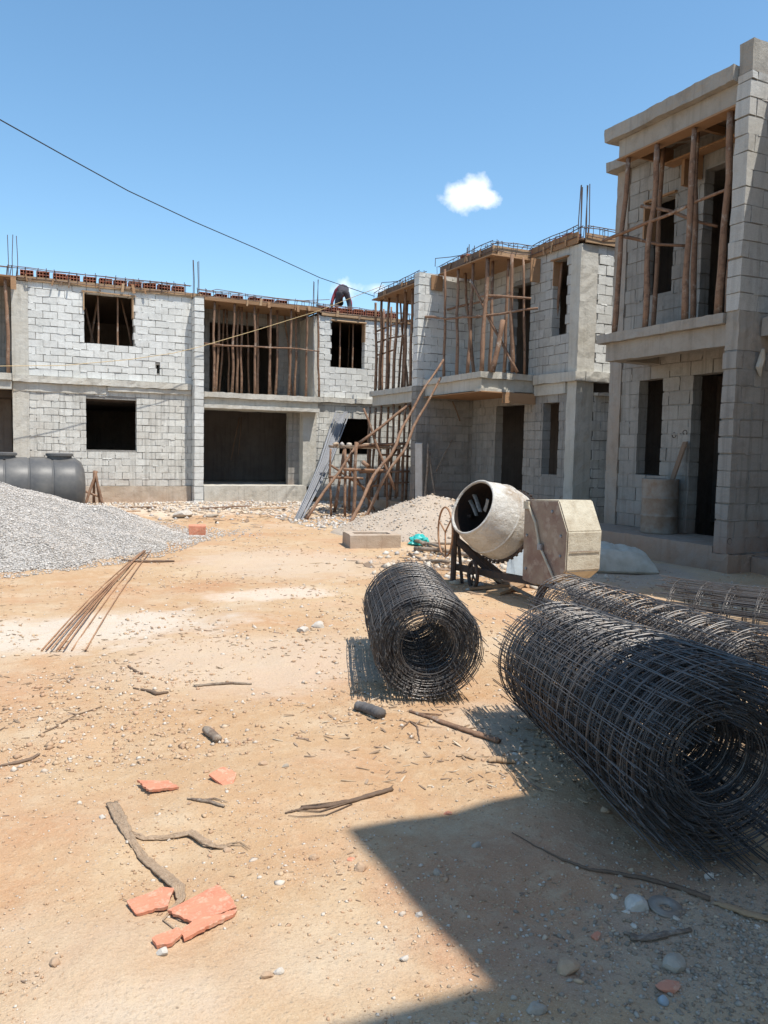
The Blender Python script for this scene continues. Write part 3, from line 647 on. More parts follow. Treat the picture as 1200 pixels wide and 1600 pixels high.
cage((10.44, 14.5, 5.80), (10.44, 13.0, 5.88), .16, .2, 'steel cage along the roof edge above the narrow upper window')
cage((10.5, 12.93, 5.86), (14, 12.93, 5.86), .16, .2, 'steel cage above the sunlit end wall of the middle house')
for i, (x, y) in enumerate(((9.9, 15.6), (10.2, 15.9), (10.0, 16.3))):
    brick(x, y, 5.75+.17*i*.6, f'hollow red brick on the middle house balcony roof, {("nearest", "middle", "farthest")[i]} of three', R(90))
for i in range(5): brick(10.65+i*.02, 13.35+i*.36, 5.83, f'hollow red brick on the middle house roof above the narrow window, {ORD[i]} from the corner', R(90))
for i in range(4): brick(11.15+i*.42, 13.1, 5.83, f'hollow red brick behind the cage over the sunlit end wall, {ORD[i]} from the corner')

for y0, y1, xx, z0 in ((14.6, 16.8, 9.40, 5.80), (17.1, 19.4, 8.98, 5.58), (13.0, 14.4, 10.38, 5.84)):
    for k in range(int((y1-y0)*2.4)):
        y = rng.uniform(y0, y1); mb = MB(); mb.obox((xx-.012, y, z0+rng.uniform(-.05, .05)), (.013, 0, 0), (0, rng.uniform(.015, .035), rng.uniform(-.006, .006)), (0, rng.uniform(-.03, .03), rng.uniform(.05, .13)), jit=.004); mb.build('cleat', rng.choice(['plywood', 'plywood_dark', 'board_pale']), f)
for y0, xx, z0 in ((15.9, 9.5, 6.0), (18.2, 9.1, 5.8), (15.2, 9.9, 6.0), (14.1, 10.6, 6.0)):
    p0 = Vector((xx, y0, z0)); mb = MB(); mb.tube([p0, p0+Vector((-.05, .5, .05)), p0+Vector((.0, rng.uniform(.9, 1.3), rng.uniform(.0, .2))), p0+Vector((.02, 1.32, .0))], .009, 5); mb.build('loose_bar', 'rebar', B)
p0 = Vector((10.1, 16.4, 5.78)); mb = MB()
for k in range(4):
    for j in range(3): mb.obox(p0+Vector((.08*j, .12*k, .05+.10*((j+k) % 2))), (.05, .02, .0), (0, .06, .01), (0, 0, .045), jit=.02)
tag(mb.build('formwork_scraps', 'board_pale', loc=p0), 'small heap of pale timber scraps on the middle house roof by its fin wall', 'scraps')
Z3 = lambda x, y: (560+x/3.2, 330+y/3.2)
def bayB(items, X, z0, z1, label, r0=.05, grp='timber props under the unfinished roofs'):
    for i, (xb, xt) in enumerate(items):
        b = at(560+xb/3.2, 330+810/3.2, 0, X); t2 = at(560+xt/3.2, 330+330/3.2, 0, X)
        pole('timber_prop', (X, b.y, z0), (X+rng.uniform(-.03, .03), t2.y, z1), label.replace('#', ORD[i]), 'prop', grp, r0, r0*.82, .02)
bayB([(85, 90), (108, 124), (140, 152), (178, 196), (232, 236), (262, 272)], 9.12, 3.13, 5.5, '# from the left of the front props in the upper far bay')
bayB([(150, 165), (200, 230), (215, 250), (250, 215), (120, 130)], 9.75, 3.13, 5.5, '# of the dim inner props in the upper far bay', .04)
for i, x in enumerate((58, 88, 116, 152, 176, 205, 236, 258)):
    X = 9.12 if i % 2 == 0 else 9.5
    b = at(560+x/3.2-6, 760, 0, X); t2 = at(560+x/3.2, 640, 0, X)
    pole('timber_prop', (X, b.y, .05), (X, t2.y, 2.75), f'{ORD[i]} from the left of the props below the far bay slab', 'prop', 'timber props under the unfinished roofs', .045, .04, .02)
for nm, a, b_ in (('upper', (95, 600), (270, 540)), ('middle', (95, 655), (230, 620)), ('lower', (90, 720), (180, 690))):
    pole('cross_pole', at(*Z3(*a), 0, 9.2), at(*Z3(*b_), 0, 9.2), f'{nm} pole tied across the props of the upper far bay', 'pole', 'poles tied across props', .03, .025)
NB = [((430, 830), (432, 315), 9.2, 9.2, .042, 'slim prop nearest the fin wall under the middle balcony roof'),
      ((493, 822), (500, 275), 9.15, 9.45, .045, 'straight prop second from the fin under the middle balcony roof'),
      ((545, 812), (575, 260), 9.15, 9.45, .05, 'leaning prop third from the fin under the middle balcony roof'),
      ((618, 803), (648, 222), 9.15, 9.45, .062, 'thick sunlit corner prop of the middle balcony'),
      ((655, 803), (672, 290), 9.5, 9.7, .05, 'dim prop just behind the thick corner prop'),
      ((772, 808), (768, 232), 9.72, 9.72, .055, 'sunlit prop at the right end of the middle balcony'),
      ((728, 806), (748, 330), 9.9, 9.9, .045, 'dim prop before the dark doorway of the middle balcony'),
      ((580, 800), (535, 300), 9.7, 9.8, .045, 'dim prop slanting back inside the middle balcony'),
      ((830, 800), (822, 360), 10.1, 10.1, .035, 'thin dim prop at the doorway edge of the middle balcony')]
for b, t_, x0, x1, r_, lab in NB:
    p0 = at(*Z3(*b), 0, x0); p1 = at(*Z3(*t_), 0, x1); p0.z = 3.25; p1.z = 5.7
    pole('timber_prop', p0, p1, lab, 'prop', 'timber props under the unfinished roofs', r_, r_*.8, .02)
pole('timber_prop', at(*Z3(668, 802), 0, 9.3), at(*Z3(722, 545), 0, 9.55), 'thick short log leaning inside the middle balcony', 'prop', None, .075, .065, .01)
pole('brace_pole', at(*Z3(795, 806), 0, 9.75), at(*Z3(560, 345), 0, 9.3), 'pale diagonal brace crossing the middle balcony', 'pole', None, .04, .034)
for a, b_, x0, x1, lab in (((305, 528), (600, 530), 9.05, 9.3, 'lower pole tied across the left props of the middle balcony'), ((590, 528), (898, 487), 9.2, 10.0, 'lower pole tied around the corner props of the middle balcony'),
                           ((600, 425), (865, 438), 9.3, 9.9, 'upper pole tied across the corner of the middle balcony'), ((375, 505), (760, 420), 9.6, 10.0, 'dim rising pole tied inside the middle balcony')):
    pole('cross_pole', at(*Z3(*a), 0, x0), at(*Z3(*b_), 0, x1), lab, 'pole', 'poles tied across props', .034, .028)
pole('timber_prop', at(*Z3(985, 615), 0, 10.6), at(*Z3(1020, 250), 0, 10.6), 'prop standing in the narrow upper window of the middle house', 'prop', 'timber props under the unfinished roofs', .04, .034, .01)
pole('leaning_stick', at(*Z3(508, 1050), 1, 16.75), at(*Z3(470, 950), 1, 16.75), 'dark stick hanging from the middle balcony underside', 'stick', None, .02, .018, .01, 'bark')
pole('leaning_stick', (9.35, 16.6, 1.1), (9.85, 16.78, 1.85), 'grey stick slanting up the shaded fin wall', 'stick', None, .022, .018, .01, 'grey_wood')
mb = MB(); p = gp(655, 795); b0 = Vector((8.86, 16.55, 0)); mb.obox(b0+Vector((0, 0, .85)), (.02, .012, .01), (-.05, .075, 0), (.0, .05, .9), jit=.004)
tag(mb.build('leaning_board', 'sheet_pale', loc=b0), 'pale upright board leaning at the foot of the fin wall', 'board')
pole('leaning_stick', (8.95, 16.4, 0), (9.05, 16.5, 1.75), 'upright grey stick beside the pale leaning board', 'stick', None, .035, .03, .02, 'grey_wood')
pole('leaning_stick', (9.1, 16.1, 0), (9.15, 16.6, 1.6), 'dim stick behind the pale leaning board', 'stick', None, .03, .026, .02, 'grey_wood')

# ------------------------------------------------------------------ near house on the right
Cn = thing('unfinished_house', 'nearest two-storey block house at the right, with a shaded barrel on its porch', 'house', (9.9, 9, 0))
XC = 9.9; COURSE, BL, JOINT = .228, .44, .016
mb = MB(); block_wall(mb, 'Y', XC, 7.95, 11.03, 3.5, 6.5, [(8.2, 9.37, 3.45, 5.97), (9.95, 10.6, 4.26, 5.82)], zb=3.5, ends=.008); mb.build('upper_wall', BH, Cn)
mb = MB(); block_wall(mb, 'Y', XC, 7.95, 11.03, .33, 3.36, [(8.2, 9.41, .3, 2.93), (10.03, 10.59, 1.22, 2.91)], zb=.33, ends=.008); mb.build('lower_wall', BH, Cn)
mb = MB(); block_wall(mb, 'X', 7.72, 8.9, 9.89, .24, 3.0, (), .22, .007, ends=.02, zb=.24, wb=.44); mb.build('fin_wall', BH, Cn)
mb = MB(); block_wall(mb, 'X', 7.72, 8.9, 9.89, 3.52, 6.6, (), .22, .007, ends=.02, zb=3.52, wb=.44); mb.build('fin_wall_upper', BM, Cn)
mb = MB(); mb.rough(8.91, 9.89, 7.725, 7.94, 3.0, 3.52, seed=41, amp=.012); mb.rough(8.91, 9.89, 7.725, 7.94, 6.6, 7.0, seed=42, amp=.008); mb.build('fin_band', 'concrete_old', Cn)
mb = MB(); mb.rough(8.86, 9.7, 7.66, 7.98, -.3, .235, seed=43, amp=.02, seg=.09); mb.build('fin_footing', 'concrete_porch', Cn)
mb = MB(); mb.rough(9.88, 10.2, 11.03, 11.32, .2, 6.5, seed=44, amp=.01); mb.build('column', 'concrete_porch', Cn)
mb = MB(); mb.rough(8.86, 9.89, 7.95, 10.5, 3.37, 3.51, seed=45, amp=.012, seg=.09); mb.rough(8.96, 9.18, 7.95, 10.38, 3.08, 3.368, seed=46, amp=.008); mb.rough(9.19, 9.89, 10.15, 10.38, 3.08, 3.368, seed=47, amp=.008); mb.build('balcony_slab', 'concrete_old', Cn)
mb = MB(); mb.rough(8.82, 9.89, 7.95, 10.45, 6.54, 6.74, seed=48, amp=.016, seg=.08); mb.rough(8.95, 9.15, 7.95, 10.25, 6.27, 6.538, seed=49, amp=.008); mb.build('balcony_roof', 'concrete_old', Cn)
mb = MB(); mb.rough(9.68, 16, 2.0, 11.41, 6.503, 6.66, seed=50, amp=.012); mb.build('roof', 'concrete_old', Cn)  # run on unseen over the next unit to block stray sun
mb = MB(); mb.rough(8.93, 10.1, 7.99, 11.36, -.3, .325, seed=51, amp=.012); mb.rough(9.3, 10.1, 5.0, 7.65, -.3, .2, seed=52, amp=.014); mb.build('porch', 'concrete_porch', Cn)
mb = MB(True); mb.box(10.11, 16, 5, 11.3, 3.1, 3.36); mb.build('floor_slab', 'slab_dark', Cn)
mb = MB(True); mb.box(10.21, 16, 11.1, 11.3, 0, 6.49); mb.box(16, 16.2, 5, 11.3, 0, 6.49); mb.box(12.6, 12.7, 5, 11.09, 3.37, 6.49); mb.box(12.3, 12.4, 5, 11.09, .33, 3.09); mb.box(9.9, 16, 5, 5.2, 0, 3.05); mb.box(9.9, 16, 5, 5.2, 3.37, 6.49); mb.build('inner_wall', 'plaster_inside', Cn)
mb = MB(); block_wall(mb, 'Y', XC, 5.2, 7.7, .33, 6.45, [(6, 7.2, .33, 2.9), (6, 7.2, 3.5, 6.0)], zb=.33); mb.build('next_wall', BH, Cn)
mb = MB(); mb.rough(9.3, 9.675, 5.0, 7.69, 6.5, 6.7, seed=53, amp=.012); mb.rough(9.3, 9.89, 5.0, 7.69, 3.2, 3.45, seed=54, amp=.012); mb.rough(7.9, 9.675, 2.0, 5.02, 6.495, 6.695, seed=55, amp=.012, seg=.3); mb.rough(7.9, 9.32, 5.0, 6.1, 6.49, 6.69, seed=56, amp=.012, seg=.3); mb.build('next_slab_and_shader', 'concrete_old', Cn)  # unseen; last two pieces are a canopy added to shade the sack
mb = MB(); mb.tube([(9.27, 7.62, 3.02), (9.3, 7.66, 2.9), (9.26, 7.66, 2.78), (9.29, 7.66, 2.66)], [.02, .05, .05, .012], 7); mb.build('torn_sack', 'sack_fabric', Cn)
for hx, hy, ax_, v_ in ((1053, 680, 0, XC), (1070, 676, 0, XC), (1140, 846, 1, 7.72)):
    q = at(hx, hy, ax_, v_); mb = MB(); mb.lathe([(-.012, .03), (-.012, .042), (.0, .046), (.004, .040), (-.006, .033), (-.03, .03), (-.03, 0)][::-1], q, (-1, 0, 0) if ax_ == 0 else (0, -1, 0), 14); mb.build('dark_hole_disc', 'dark_iron', Cn)  # dark iron ring and disc give the hole its shadowed inside
f = thing('roof_formwork', 'orange plywood soffit still fixed under the near balcony roof', 'formwork', (9.5, 9, 6.3))
mb = MB(True); mb.box(8.93, 9.17, 7.96, 10.27, 6.235, 6.262, jit=.004); mb.build('beam_soffit', 'plywood', f)
mb = MB(True); mb.box(9.17, 9.88, 7.96, 10.25, 6.50, 6.53); mb.build('slab_soffit', 'plywood_dark', f)
mb = MB(True); mb.box(9.18, 9.88, 10.02, 10.05, 6.24, 6.49, jit=.004); mb.box(9.18, 9.88, 9.0, 9.06, 6.38, 6.49); mb.box(9.65, 9.87, 7.97, 10.0, 6.2, 6.23, jit=.004); mb.box(9.72, 9.88, 9.4, 9.44, 5.85, 6.22); mb.box(9.72, 9.88, 9.62, 9.68, 5.8, 6.22); mb.build('joist', 'plywood', f)
mb = MB(True); mb.box(9.85, 10.12, 9.92, 10.63, 5.80, 5.83, jit=.003); mb.box(9.85, 10.12, 10.585, 10.615, 5.2, 5.797, jit=.003); mb.build('window_frame_board', 'plywood', f)
Z5 = lambda x, y: (920+x/3.2, 30+y/3.2)
NC = [((130, 1560), (200, 690), 9.0, 9.0, .052, 'prop at the far left end of the near balcony'),
      ((280, 1530), (345, 610), 9.0, 9.0, .056, 'leaning front prop second from the left on the near balcony'),
      ((322, 1500), (372, 735), 9.5, 9.5, .045, 'inner prop just right of the second front prop of the near balcony'),
      ((482, 1485), (528, 515), 9.0, 9.0, .056, 'front prop in the middle of the near balcony'),
      ((520, 1480), (546, 580), 9.35, 9.35, .05, 'inner prop touching the middle front prop of the near balcony'),
      ((650, 1455), (712, 425), 9.02, 9.02, .062, 'thick bright prop nearest the fin on the near balcony'),
      ((692, 1445), (735, 740), 9.6, 9.6, .045, 'dim inner prop beside the fin of the near balcony')]
for b, t_, x0, x1, r_, lab in NC:
    p0 = at(*Z5(*b), 0, x0); p1 = at(*Z5(*t_), 0, x1); p0.z = 3.51; p1.z = 6.24 if x1 < 9.15 else 6.49
    pole('timber_prop', p0, p1, lab, 'prop', 'timber props under the unfinished roofs', r_, r_*.85, .02)
for a, b_, x0, x1, lab in (((70, 1110), (740, 830), 8.93, 9.1, 'long rising pole tied across the near balcony props'), ((260, 940), (650, 1035), 9.15, 9.6, 'dark pole crossing behind the near balcony props'),
                           ((160, 1080), (490, 1130), 9.1, 9.6, 'dark low pole tied to the left props of the near balcony')):
    pole('cross_pole', at(*Z5(*a), 0, x0), at(*Z5(*b_), 0, x1), lab, 'pole', 'poles tied across props', .034, .026, .03)

# barrel with plank on the near porch
br = thing('oil_barrel', 'dented rusty brown barrel standing on the near porch', 'barrel', (9.57, 9.66, .325))
mb = MB(); pr = [(0, .27), (0, .285), (.02, .29)]
for k in range(3):
    z0 = .02+.28*k; pr += [(z0+.02, .285), (z0+.25, .285), (z0+.262, .298), (z0+.275, .285)]
pr = pr[:-2] + [(.86, .29), (.875, .285), (.87, .27), (.5, .265), (.5, .0)]
mb.lathe(pr, (9.57, 9.66, .325), (0, 0, 1), 36, 0, .02); mb.build('body', 'barrel_paint', br, smooth=True)
mb = MB(); a, b_ = at(1043, 745, 0, 9.6), at(1071, 690, 0, 9.82); a.z -= .3; d = (b_-a); mb.obox((a+b_)/2, d/2, (.02, .06, .0), (.012, -.004, 0), jit=.004)
tag(mb.build('wood_plank', 'plywood_dark', loc=a), 'dark plank sticking out of the barrel on the near porch', 'plank')

# shading house beside the camera (outside the picture)
D = thing('unfinished_house', 'block house outside the right edge whose roof shades the foreground', 'house', (6, -3, 0))
mb = MB(); block_wall(mb, 'X', -.02, 3.0, 9, 0, 6.2, [(4.2, 5.6, 1, 2.6), (4.2, 5.6, 4, 5.6)], zb=0); block_wall(mb, 'Y', 2.98, -7, -.03, 0, 6.2, [(-4, -2.6, 0, 2.4), (-4, -2.6, 4, 5.4)], zb=0); mb.build('block_wall', BC, D)
mb = MB(); mb.rough(2.57, 9.2, -7, .32, 6.3, 6.52, seed=61, amp=.01, seg=.3); mb.rough(1.5, 2.56, -7, -.73, 6.3, 6.52, seed=62, amp=.01, seg=.3); mb.rough(2.7, 9.2, -7, .25, 3.0, 3.2, seed=63, seg=.3); mb.build('roof_slab', 'concrete', D)
mb = MB(True); mb.box(9, 9.2, -7, .0, 0, 6.2); mb.box(2.98, 9, -7.2, -7, 0, 6.2); mb.build('back_wall', 'plaster_inside', D)

# ------------------------------------------------------------------ cement mixer
mx = thing('cement_mixer', 'cement-crusted tilting mixer with its drum mouth facing left', 'cement mixer', (4.95, 7.2, 0))
dc = Vector((5.02, 7.52, .80)); ax = Vector((-.88, -.12, .40)).normalized()      # towards the mouth
DS = .93
mb = MB(); prof = [(.40, .318), (.415, .33), (.405, .345), (.33, .365), (.20, .405), (.06, .437), (-.05, .445), (-.16, .44), (-.20, .435)]
mb.lathe([(p_*DS, q_*DS) for p_, q_ in prof], dc, ax, 56, 0, .012)
mb.lathe([(p_*DS, q_*DS) for p_, q_ in [(-.205, .43), (-.26, .405), (-.34, .33), (-.39, .22), (-.40, .0)]], dc, ax, 56, 0, .01)
dr = mb.build('drum', 'drum_cement', mx, smooth=True)
mb = MB(); mb.lathe([(p_*DS, q_*DS) for p_, q_ in [(.40, .316), (.33, .345), (.2, .385), (.0, .41), (-.18, .40), (-.33, .27), (-.36, 0)]], dc, ax, 48, 0); mb.build('drum_lining', 'dark_iron', dr, smooth=True)
mb = MB(); mb.lathe([(p_*DS, q_*DS) for p_, q_ in [(-.17, .444), (-.175, .462), (-.205, .462), (-.21, .44)]], dc, ax, 56); mb.build('ring_gear', 'dark_iron', dr, smooth=False)
mb = MB(); mb.lathe([(p_*DS, q_*DS) for p_, q_ in [(.40, .318), (.418, .322), (.425, .336), (.412, .35), (.395, .348)]], dc, ax, 56); mb.build('mouth_rim', 'drum_cement', dr, smooth=True)
sd = ax.cross(Vector((0, 0, 1))).normalized(); u2 = sd.cross(ax).normalized()
for px_ in ([(729, 770), (734, 781), (740, 792), (745, 806)], [(741, 773), (745, 782), (748, 792), (751, 800)], [(762, 780), (760, 790), (757, 798)]):
    mb = MB(); mb.tube([at(x_, y_, 0, 4.86) for x_, y_ in px_], [.030, .028, .030, .024][:len(px_)], 6, 0, True, .35); mb.build('blade', 'blade_steel', dr)
mb = MB(); mb.lathe([(p_*DS, q_*DS) for p_, q_ in [(.075, .434), (.07, .447), (.055, .449), (.045, .438)]], dc, ax, 56); mb.build('weld_band', 'drum_cement', dr, smooth=True)
for k in range(40):
    a = 2*math.pi*k/40; e_ = sd*math.cos(a)+u2*math.sin(a); c0 = dc - ax*(.19*DS) + e_*(.470*DS); mb = MB(); mb.obox(c0, ax*.014, e_*.012, ax.cross(e_)*.013); mb.build('gear_tooth', 'dark_iron', dr)
# engine housing: prism with chamfered front
prof = [(6.93, .22), (6.93, 1.07), (6.36, 1.10), (6.20, .80), (6.21, .41), (6.37, .29), (6.7, .2)]
bm_ = bmesh.new(); x0, x1 = 4.97, 5.40
va = [bm_.verts.new((x0, y, z)) for y, z in prof]; vb = [bm_.verts.new((x1, y, z)) for y, z in prof]; nP = len(prof)
bm_.faces.new(va); bm_.faces.new(vb[::-1])
for i in range(nP): bm_.faces.new((va[i], vb[i], vb[(i+1) % nP], va[(i+1) % nP]))
bmesh.ops.recalc_face_normals(bm_, faces=bm_.faces)
bmesh.ops.bevel(bm_, geom=list(bm_.edges), offset=.012, segments=2, affect='EDGES')
mb = MB(); bm_.verts.ensure_lookup_table()
for v in bm_.verts: mb.v.append(tuple(v.co))
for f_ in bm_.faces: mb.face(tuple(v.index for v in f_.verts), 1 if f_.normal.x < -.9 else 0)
bm_.verts.index_update(); hs = mb.build('housing', ['housing_cement', 'housing_side'], mx); bm_.free()
mb = MB(); mb.tube([(4.955, 6.85, 1.04), (4.95, 6.70, .85), (4.95, 6.62, .62), (4.95, 6.45, .42), (4.955, 6.36, .30)], .013, 6); mb.build('latch_strap', 'housing_cement', hs)
mb = MB(); mb.box(4.93, 4.955, 6.57, 6.63, .58, .64); mb.build('latch', 'rebar_grey', hs)
for by, bz in ((6.86, .35), (6.86, .70), (6.42, .36), (6.30, .55), (6.30, .75), (6.45, .98)):
    mb = MB(); mb.lathe([(0, .016), (.008, .016), (.012, .010), (.012, 0)], (4.968, by, bz), (-1, 0, 0), 8); mb.build('bolt', 'rebar_grey', hs)
mb = MB(); mb.box(5.0, 5.38, 6.192, 6.199, .60, .607); mb.build('panel_seam', 'housing_side', hs)
mb = MB(); mb.box(4.94, 4.965, 6.82, 6.9, .98, 1.06); mb.build('hinge', 'housing_cement', hs)
mb = MB()
st = Vector((4.78, 8.03, 0))
mb.tube([st+Vector((.0, .0, .0)), st+Vector((.0, -.02, .80))], .035, 8); mb.tube([st+Vector((.1, -.05, 0)), st+Vector((.03, -.03, .62))], .02, 8)
mb.build('stand_leg', 'dark_iron', mx)
for k, q in enumerate(((.45, -.35), (.62, -.30))):
    mb = MB(); mb.obox(st+Vector((q[0]/2, q[1]/2, .30)), (q[0]/2, q[1]/2, -.26), (.015, .02, 0), (.015, 0, .03)); mb.build('brace', 'dark_iron', mx)
mb = MB(); mb.obox((5.0, 7.35, .20), (.14, -.75, .0), (.03, .006, 0), (0, 0, .035)); mb.build('chassis_bar', 'dark_iron', mx)
mb = MB(); mb.tube([(4.80, 7.98, .80), (4.86, 7.90, .82), (4.9, 7.85, .82)], .03, 8); mb.build('trunnion', 'dark_iron', mx, smooth=True)
for dx, dy in ((-.05, .05), (.12, -.12)):
    mb = MB(); q = Vector((5.15+dx, 6.65+dy, 0)); mb.tube([q+Vector((dx, dy, -.02)), q+Vector((0, 0, .24))], [.05, .07], 4); mb.build('rear_leg', 'dark_iron', mx)
mb = MB(); wc = Vector((4.70, 8.1, .62)); ring = [wc + Vector((.06*math.cos(a), .27*math.cos(a), .29*math.sin(a))) for a in np.linspace(0, 2*math.pi, 33)]
mb.tube(ring, .012, 6, 0, False)
for a in (0.4, 2.5, 4.6): mb.tube([wc, wc + Vector((.06*math.cos(a), .27*math.cos(a), .29*math.sin(a)))], .010, 5)
mb.build('tilt_wheel', 'rust_rod', mx, smooth=True)
wc = Vector((4.86, 7.72, .16)); mb = MB(); ring = [wc + Vector((.03*math.cos(a), .14*math.cos(a), .15*math.sin(a))) for a in np.linspace(0, 2*math.pi, 25)]; mb.tube(ring, .022, 6, 0, False)
for a in range(5): g = a*1.257; mb.tube([wc, wc + Vector((.03*math.cos(g), .14*math.cos(g), .15*math.sin(g)))], .01, 5)
mb.build('wheel', 'dark_iron', mx, smooth=True)

# ------------------------------------------------------------------ rolls of welded mesh
def roll(p, q, r_in, r_out, turns, label, sp=.2, pitch=.2, wr=.0028, over=.07, seed=1, squash=.955, mat='wire_steel', tap=0.):
    g = random.Random(seed); p, q = Vector(p), Vector(q)
    d = q-p; L = d.length; d.normalize(); s = d.cross(Vector((0, 0, 1))).normalized(); u = Vector((0, 0, 1))
    c = p + u*(r_out*squash); q_ = u*(r_out*squash*tap); mb = MB(); nseg = 40
    def pos(a, tt, jr=0.):
        f_ = a/(2*math.pi*turns); r_ = r_in + (r_out-r_in)*f_ + jr
        r_ *= (1 + .045*noise.noise(Vector((a*.8, tt*1.5, seed))) + .02*noise.noise(Vector((a*.31, tt*5., seed+3))))*(1 + tap*(1-tt/L))
        return c + q_*(1-tt/L) + d*tt + s*(math.cos(a)*r_) + u*(math.sin(a)*r_*squash)
    n = int(round((L-.08)/sp))
    for k in range(n+1):
        tt = .04 + k*(L-.08)/n; pts = []
        for i in range(int(turns*nseg)+1):
            a = 2*math.pi*i/nseg; tk = tt + .045*noise.noise(Vector((a*.13, k*3.3, seed*7.)))
            pts.append(pos(a, tk))
        mb.tube(pts, wr, 4)
    a = 0.; amax = 2*math.pi*turns
    while a < amax:
        r_ = r_in + (r_out-r_in)*a/amax; e0, e1 = g.uniform(.0, over), g.uniform(.0, over); da = g.uniform(-.05, .05)
        pts = [pos(a+da*f_*.6 + g.uniform(-.012, .012), -e0 + (L+e0+e1)*f_, .004+(g.uniform(-.012, .03) if f_ in (0, 1) else 0)) for f_ in (0, .2, .4, .6, .8, 1)]
        mb.tube(pts, wr, 4); a += pitch/r_*g.uniform(.96, 1.04)
    return tag(mb.build('mesh_roll', mat, loc=p), label, 'steel mesh roll', 'rolls of welded steel mesh')
def gz(x, y): return Vector((x, y, height(x, y)+.01))
roll(gz(2.40, 4.30), gz(2.93, 5.62), .17, .355, 22, 'shorter upright-looking mesh roll lying alone in front of the mixer', .105, .14, seed=1)
roll(gz(2.46, 2.08), gz(2.94, 3.72), .15, .37, 27, 'largest mesh roll, its near end in the dark shadow', .115, .12, seed=2, over=.17, tap=.12)
roll(gz(3.64, 2.9), gz(4.08, 5.1), .13, .335, 17, 'mesh roll between the largest roll and the open loose roll', .2, .2, seed=3)
roll(gz(5.85, 2.70), gz(4.93, 4.78), .17, .315, 9, 'loosely wound mesh roll beside the near porch, at the right edge', .21, .085, seed=4, over=.14)

# ------------------------------------------------------------------ heaps
def heap(name, cx, cy, rad, h, mat, label, seed, power=1., n=90, stretch=(1, 1)):
    mb = MB(); N = n; key = {}
    def hz(x, y):
        r_ = math.hypot((x-cx)/stretch[0], (y-cy)/stretch[1])/rad
        r_ += .10*noise.noise(Vector((x*.8, y*.8, seed)))
        if r_ >= 1: return -.06
        return h*(1-r_)**power*(1 if r_ > .12 else .97) + .05*noise.noise(Vector((x*2.2, y*2.2, seed)))*min(1, (1-r_)*4)
    for j in range(N+1):
        for i in range(N+1):
            x = cx + rad*1.12*stretch[0]*(2*i/N-1); y = cy + rad*1.12*stretch[1]*(2*j/N-1); mb.v.append((x, y, height(x, y)+hz(x, y)))
    for j in range(N):
        for i in range(N): b = j*(N+1)+i; mb.face((b, b+1, b+N+2, b+N+1))
    o = mb.build(name, mat, loc=(cx, cy, 0), smooth=True)
    return o, hz
o, hz = heap('gravel_heap', -1.5, 15.0, 4.5, 1.28, 'gravel_bed', '', 3., .95)
tag(o, 'large heap of pale grey gravel spilling in from the left edge', 'gravel heap')
pts = []; sz = []
while len(pts) < 46000:
    r_ = 4.9*math.sqrt(rng.random()); a = rng.uniform(0, 2*math.pi); x, y = -1.5+r_*math.cos(a), 15+r_*math.sin(a)
    if x < -2.0 or y > 18: continue
    z = hz(x, y)
    if z < -.03 and rng.random() > .35: continue
    pts.append((x, y, height(x, y)+max(z, .004)+.004)); sz.append(rng.uniform(.008, .022))
for _ in range(500):
    r_ = 4.6*math.sqrt(rng.random()); a = rng.uniform(0, 6.28); x, y = -1.5+r_*math.cos(a), 15+r_*math.sin(a)
    if x > -2 and y < 17: pts.append((x, y, height(x, y)+max(hz(x, y), .0)+.008)); sz.append(rng.uniform(.022, .042))
for _ in range(2500):                       # thin tail of gravel
    x = rng.gauss(2.4, .8); y = 13.9+(x-2.4)*.5+rng.gauss(0, .5); pts.append((x, y, height(x, y)+.006)); sz.append(rng.uniform(.012, .026))
g = stones_mesh('gravel_stones', pts, sz, 'gravel_stones', seed=5); g.parent = o; g.location = (1.5, -15.0, 0); g['kind'] = 'stuff'
o, hz = heap('sand_heap', 7.5, 13.5, 1.85, .80, 'sand', '', 8., .9, 90); tag(o, 'low heap of pale sand in front of the fin wall', 'sand heap')
pts = []; sz = []
for _ in range(1500):
    r_ = 1.8*math.sqrt(rng.random()); a = rng.uniform(0, 6.28); x, y = 7.5+r_*math.cos(a), 13.5+r_*math.sin(a); pts.append((x, y, height(x, y)+max(hz(x, y), 0)+.005)); sz.append(rng.uniform(.008, .03)*(1 if rng.random() > .06 else 2.2))
g = stones_mesh('sand_lumps', pts, sz, 'rubble_stones', seed=6); g.parent = o; g.location = (-7.5, -13.5, 0); g['kind'] = 'stuff'

# loose pebbles and spoil nobody could count
def scatter(n, fx, smin, smax, mat, name, seed, power=3., sub=0, label=None, cat=None):
    pts = []; sz = []
    while len(pts) < n:
        q = fx()
        if q is None: continue
        x, y = q; s_ = smin + (smax-smin)*rng.random()**power; pts.append((x, y, height(x, y)+s_*.15)); sz.append(s_)
    o = stones_mesh(name, pts, sz, mat, seed=seed, sub=sub); o['kind'] = 'stuff'
    if label: o['label'] = label; o['category'] = cat
    return o
def fan(dmin, dmax, clump):
    def fx():
        d = dmin*(dmax/dmin)**rng.random(); a = YAW + R(rng.uniform(-31, 31)); x, y = d*math.sin(a), d*math.cos(a)
        if clump and noise.noise(Vector((x*.9, y*.9, 4.)))+.45*noise.noise(Vector((x*2.7, y*2.7, 6.))) < clump-.5+rng.uniform(-.25, .25): return None
        return x, y
    return fx
scatter(16000, fan(1.3, 5, .45), .0015, .009, 'pebble_stones', 'pebbles', 21, 2.4, 0, 'fine ochre pebbles strewn over the foreground earth', 'pebbles')
scatter(450, fan(1.3, 6, .5), .007, .017, 'pebble_stones', 'pebbles', 24, 3., 1, 'coarser ochre pebbles among the fine ones', 'pebbles')
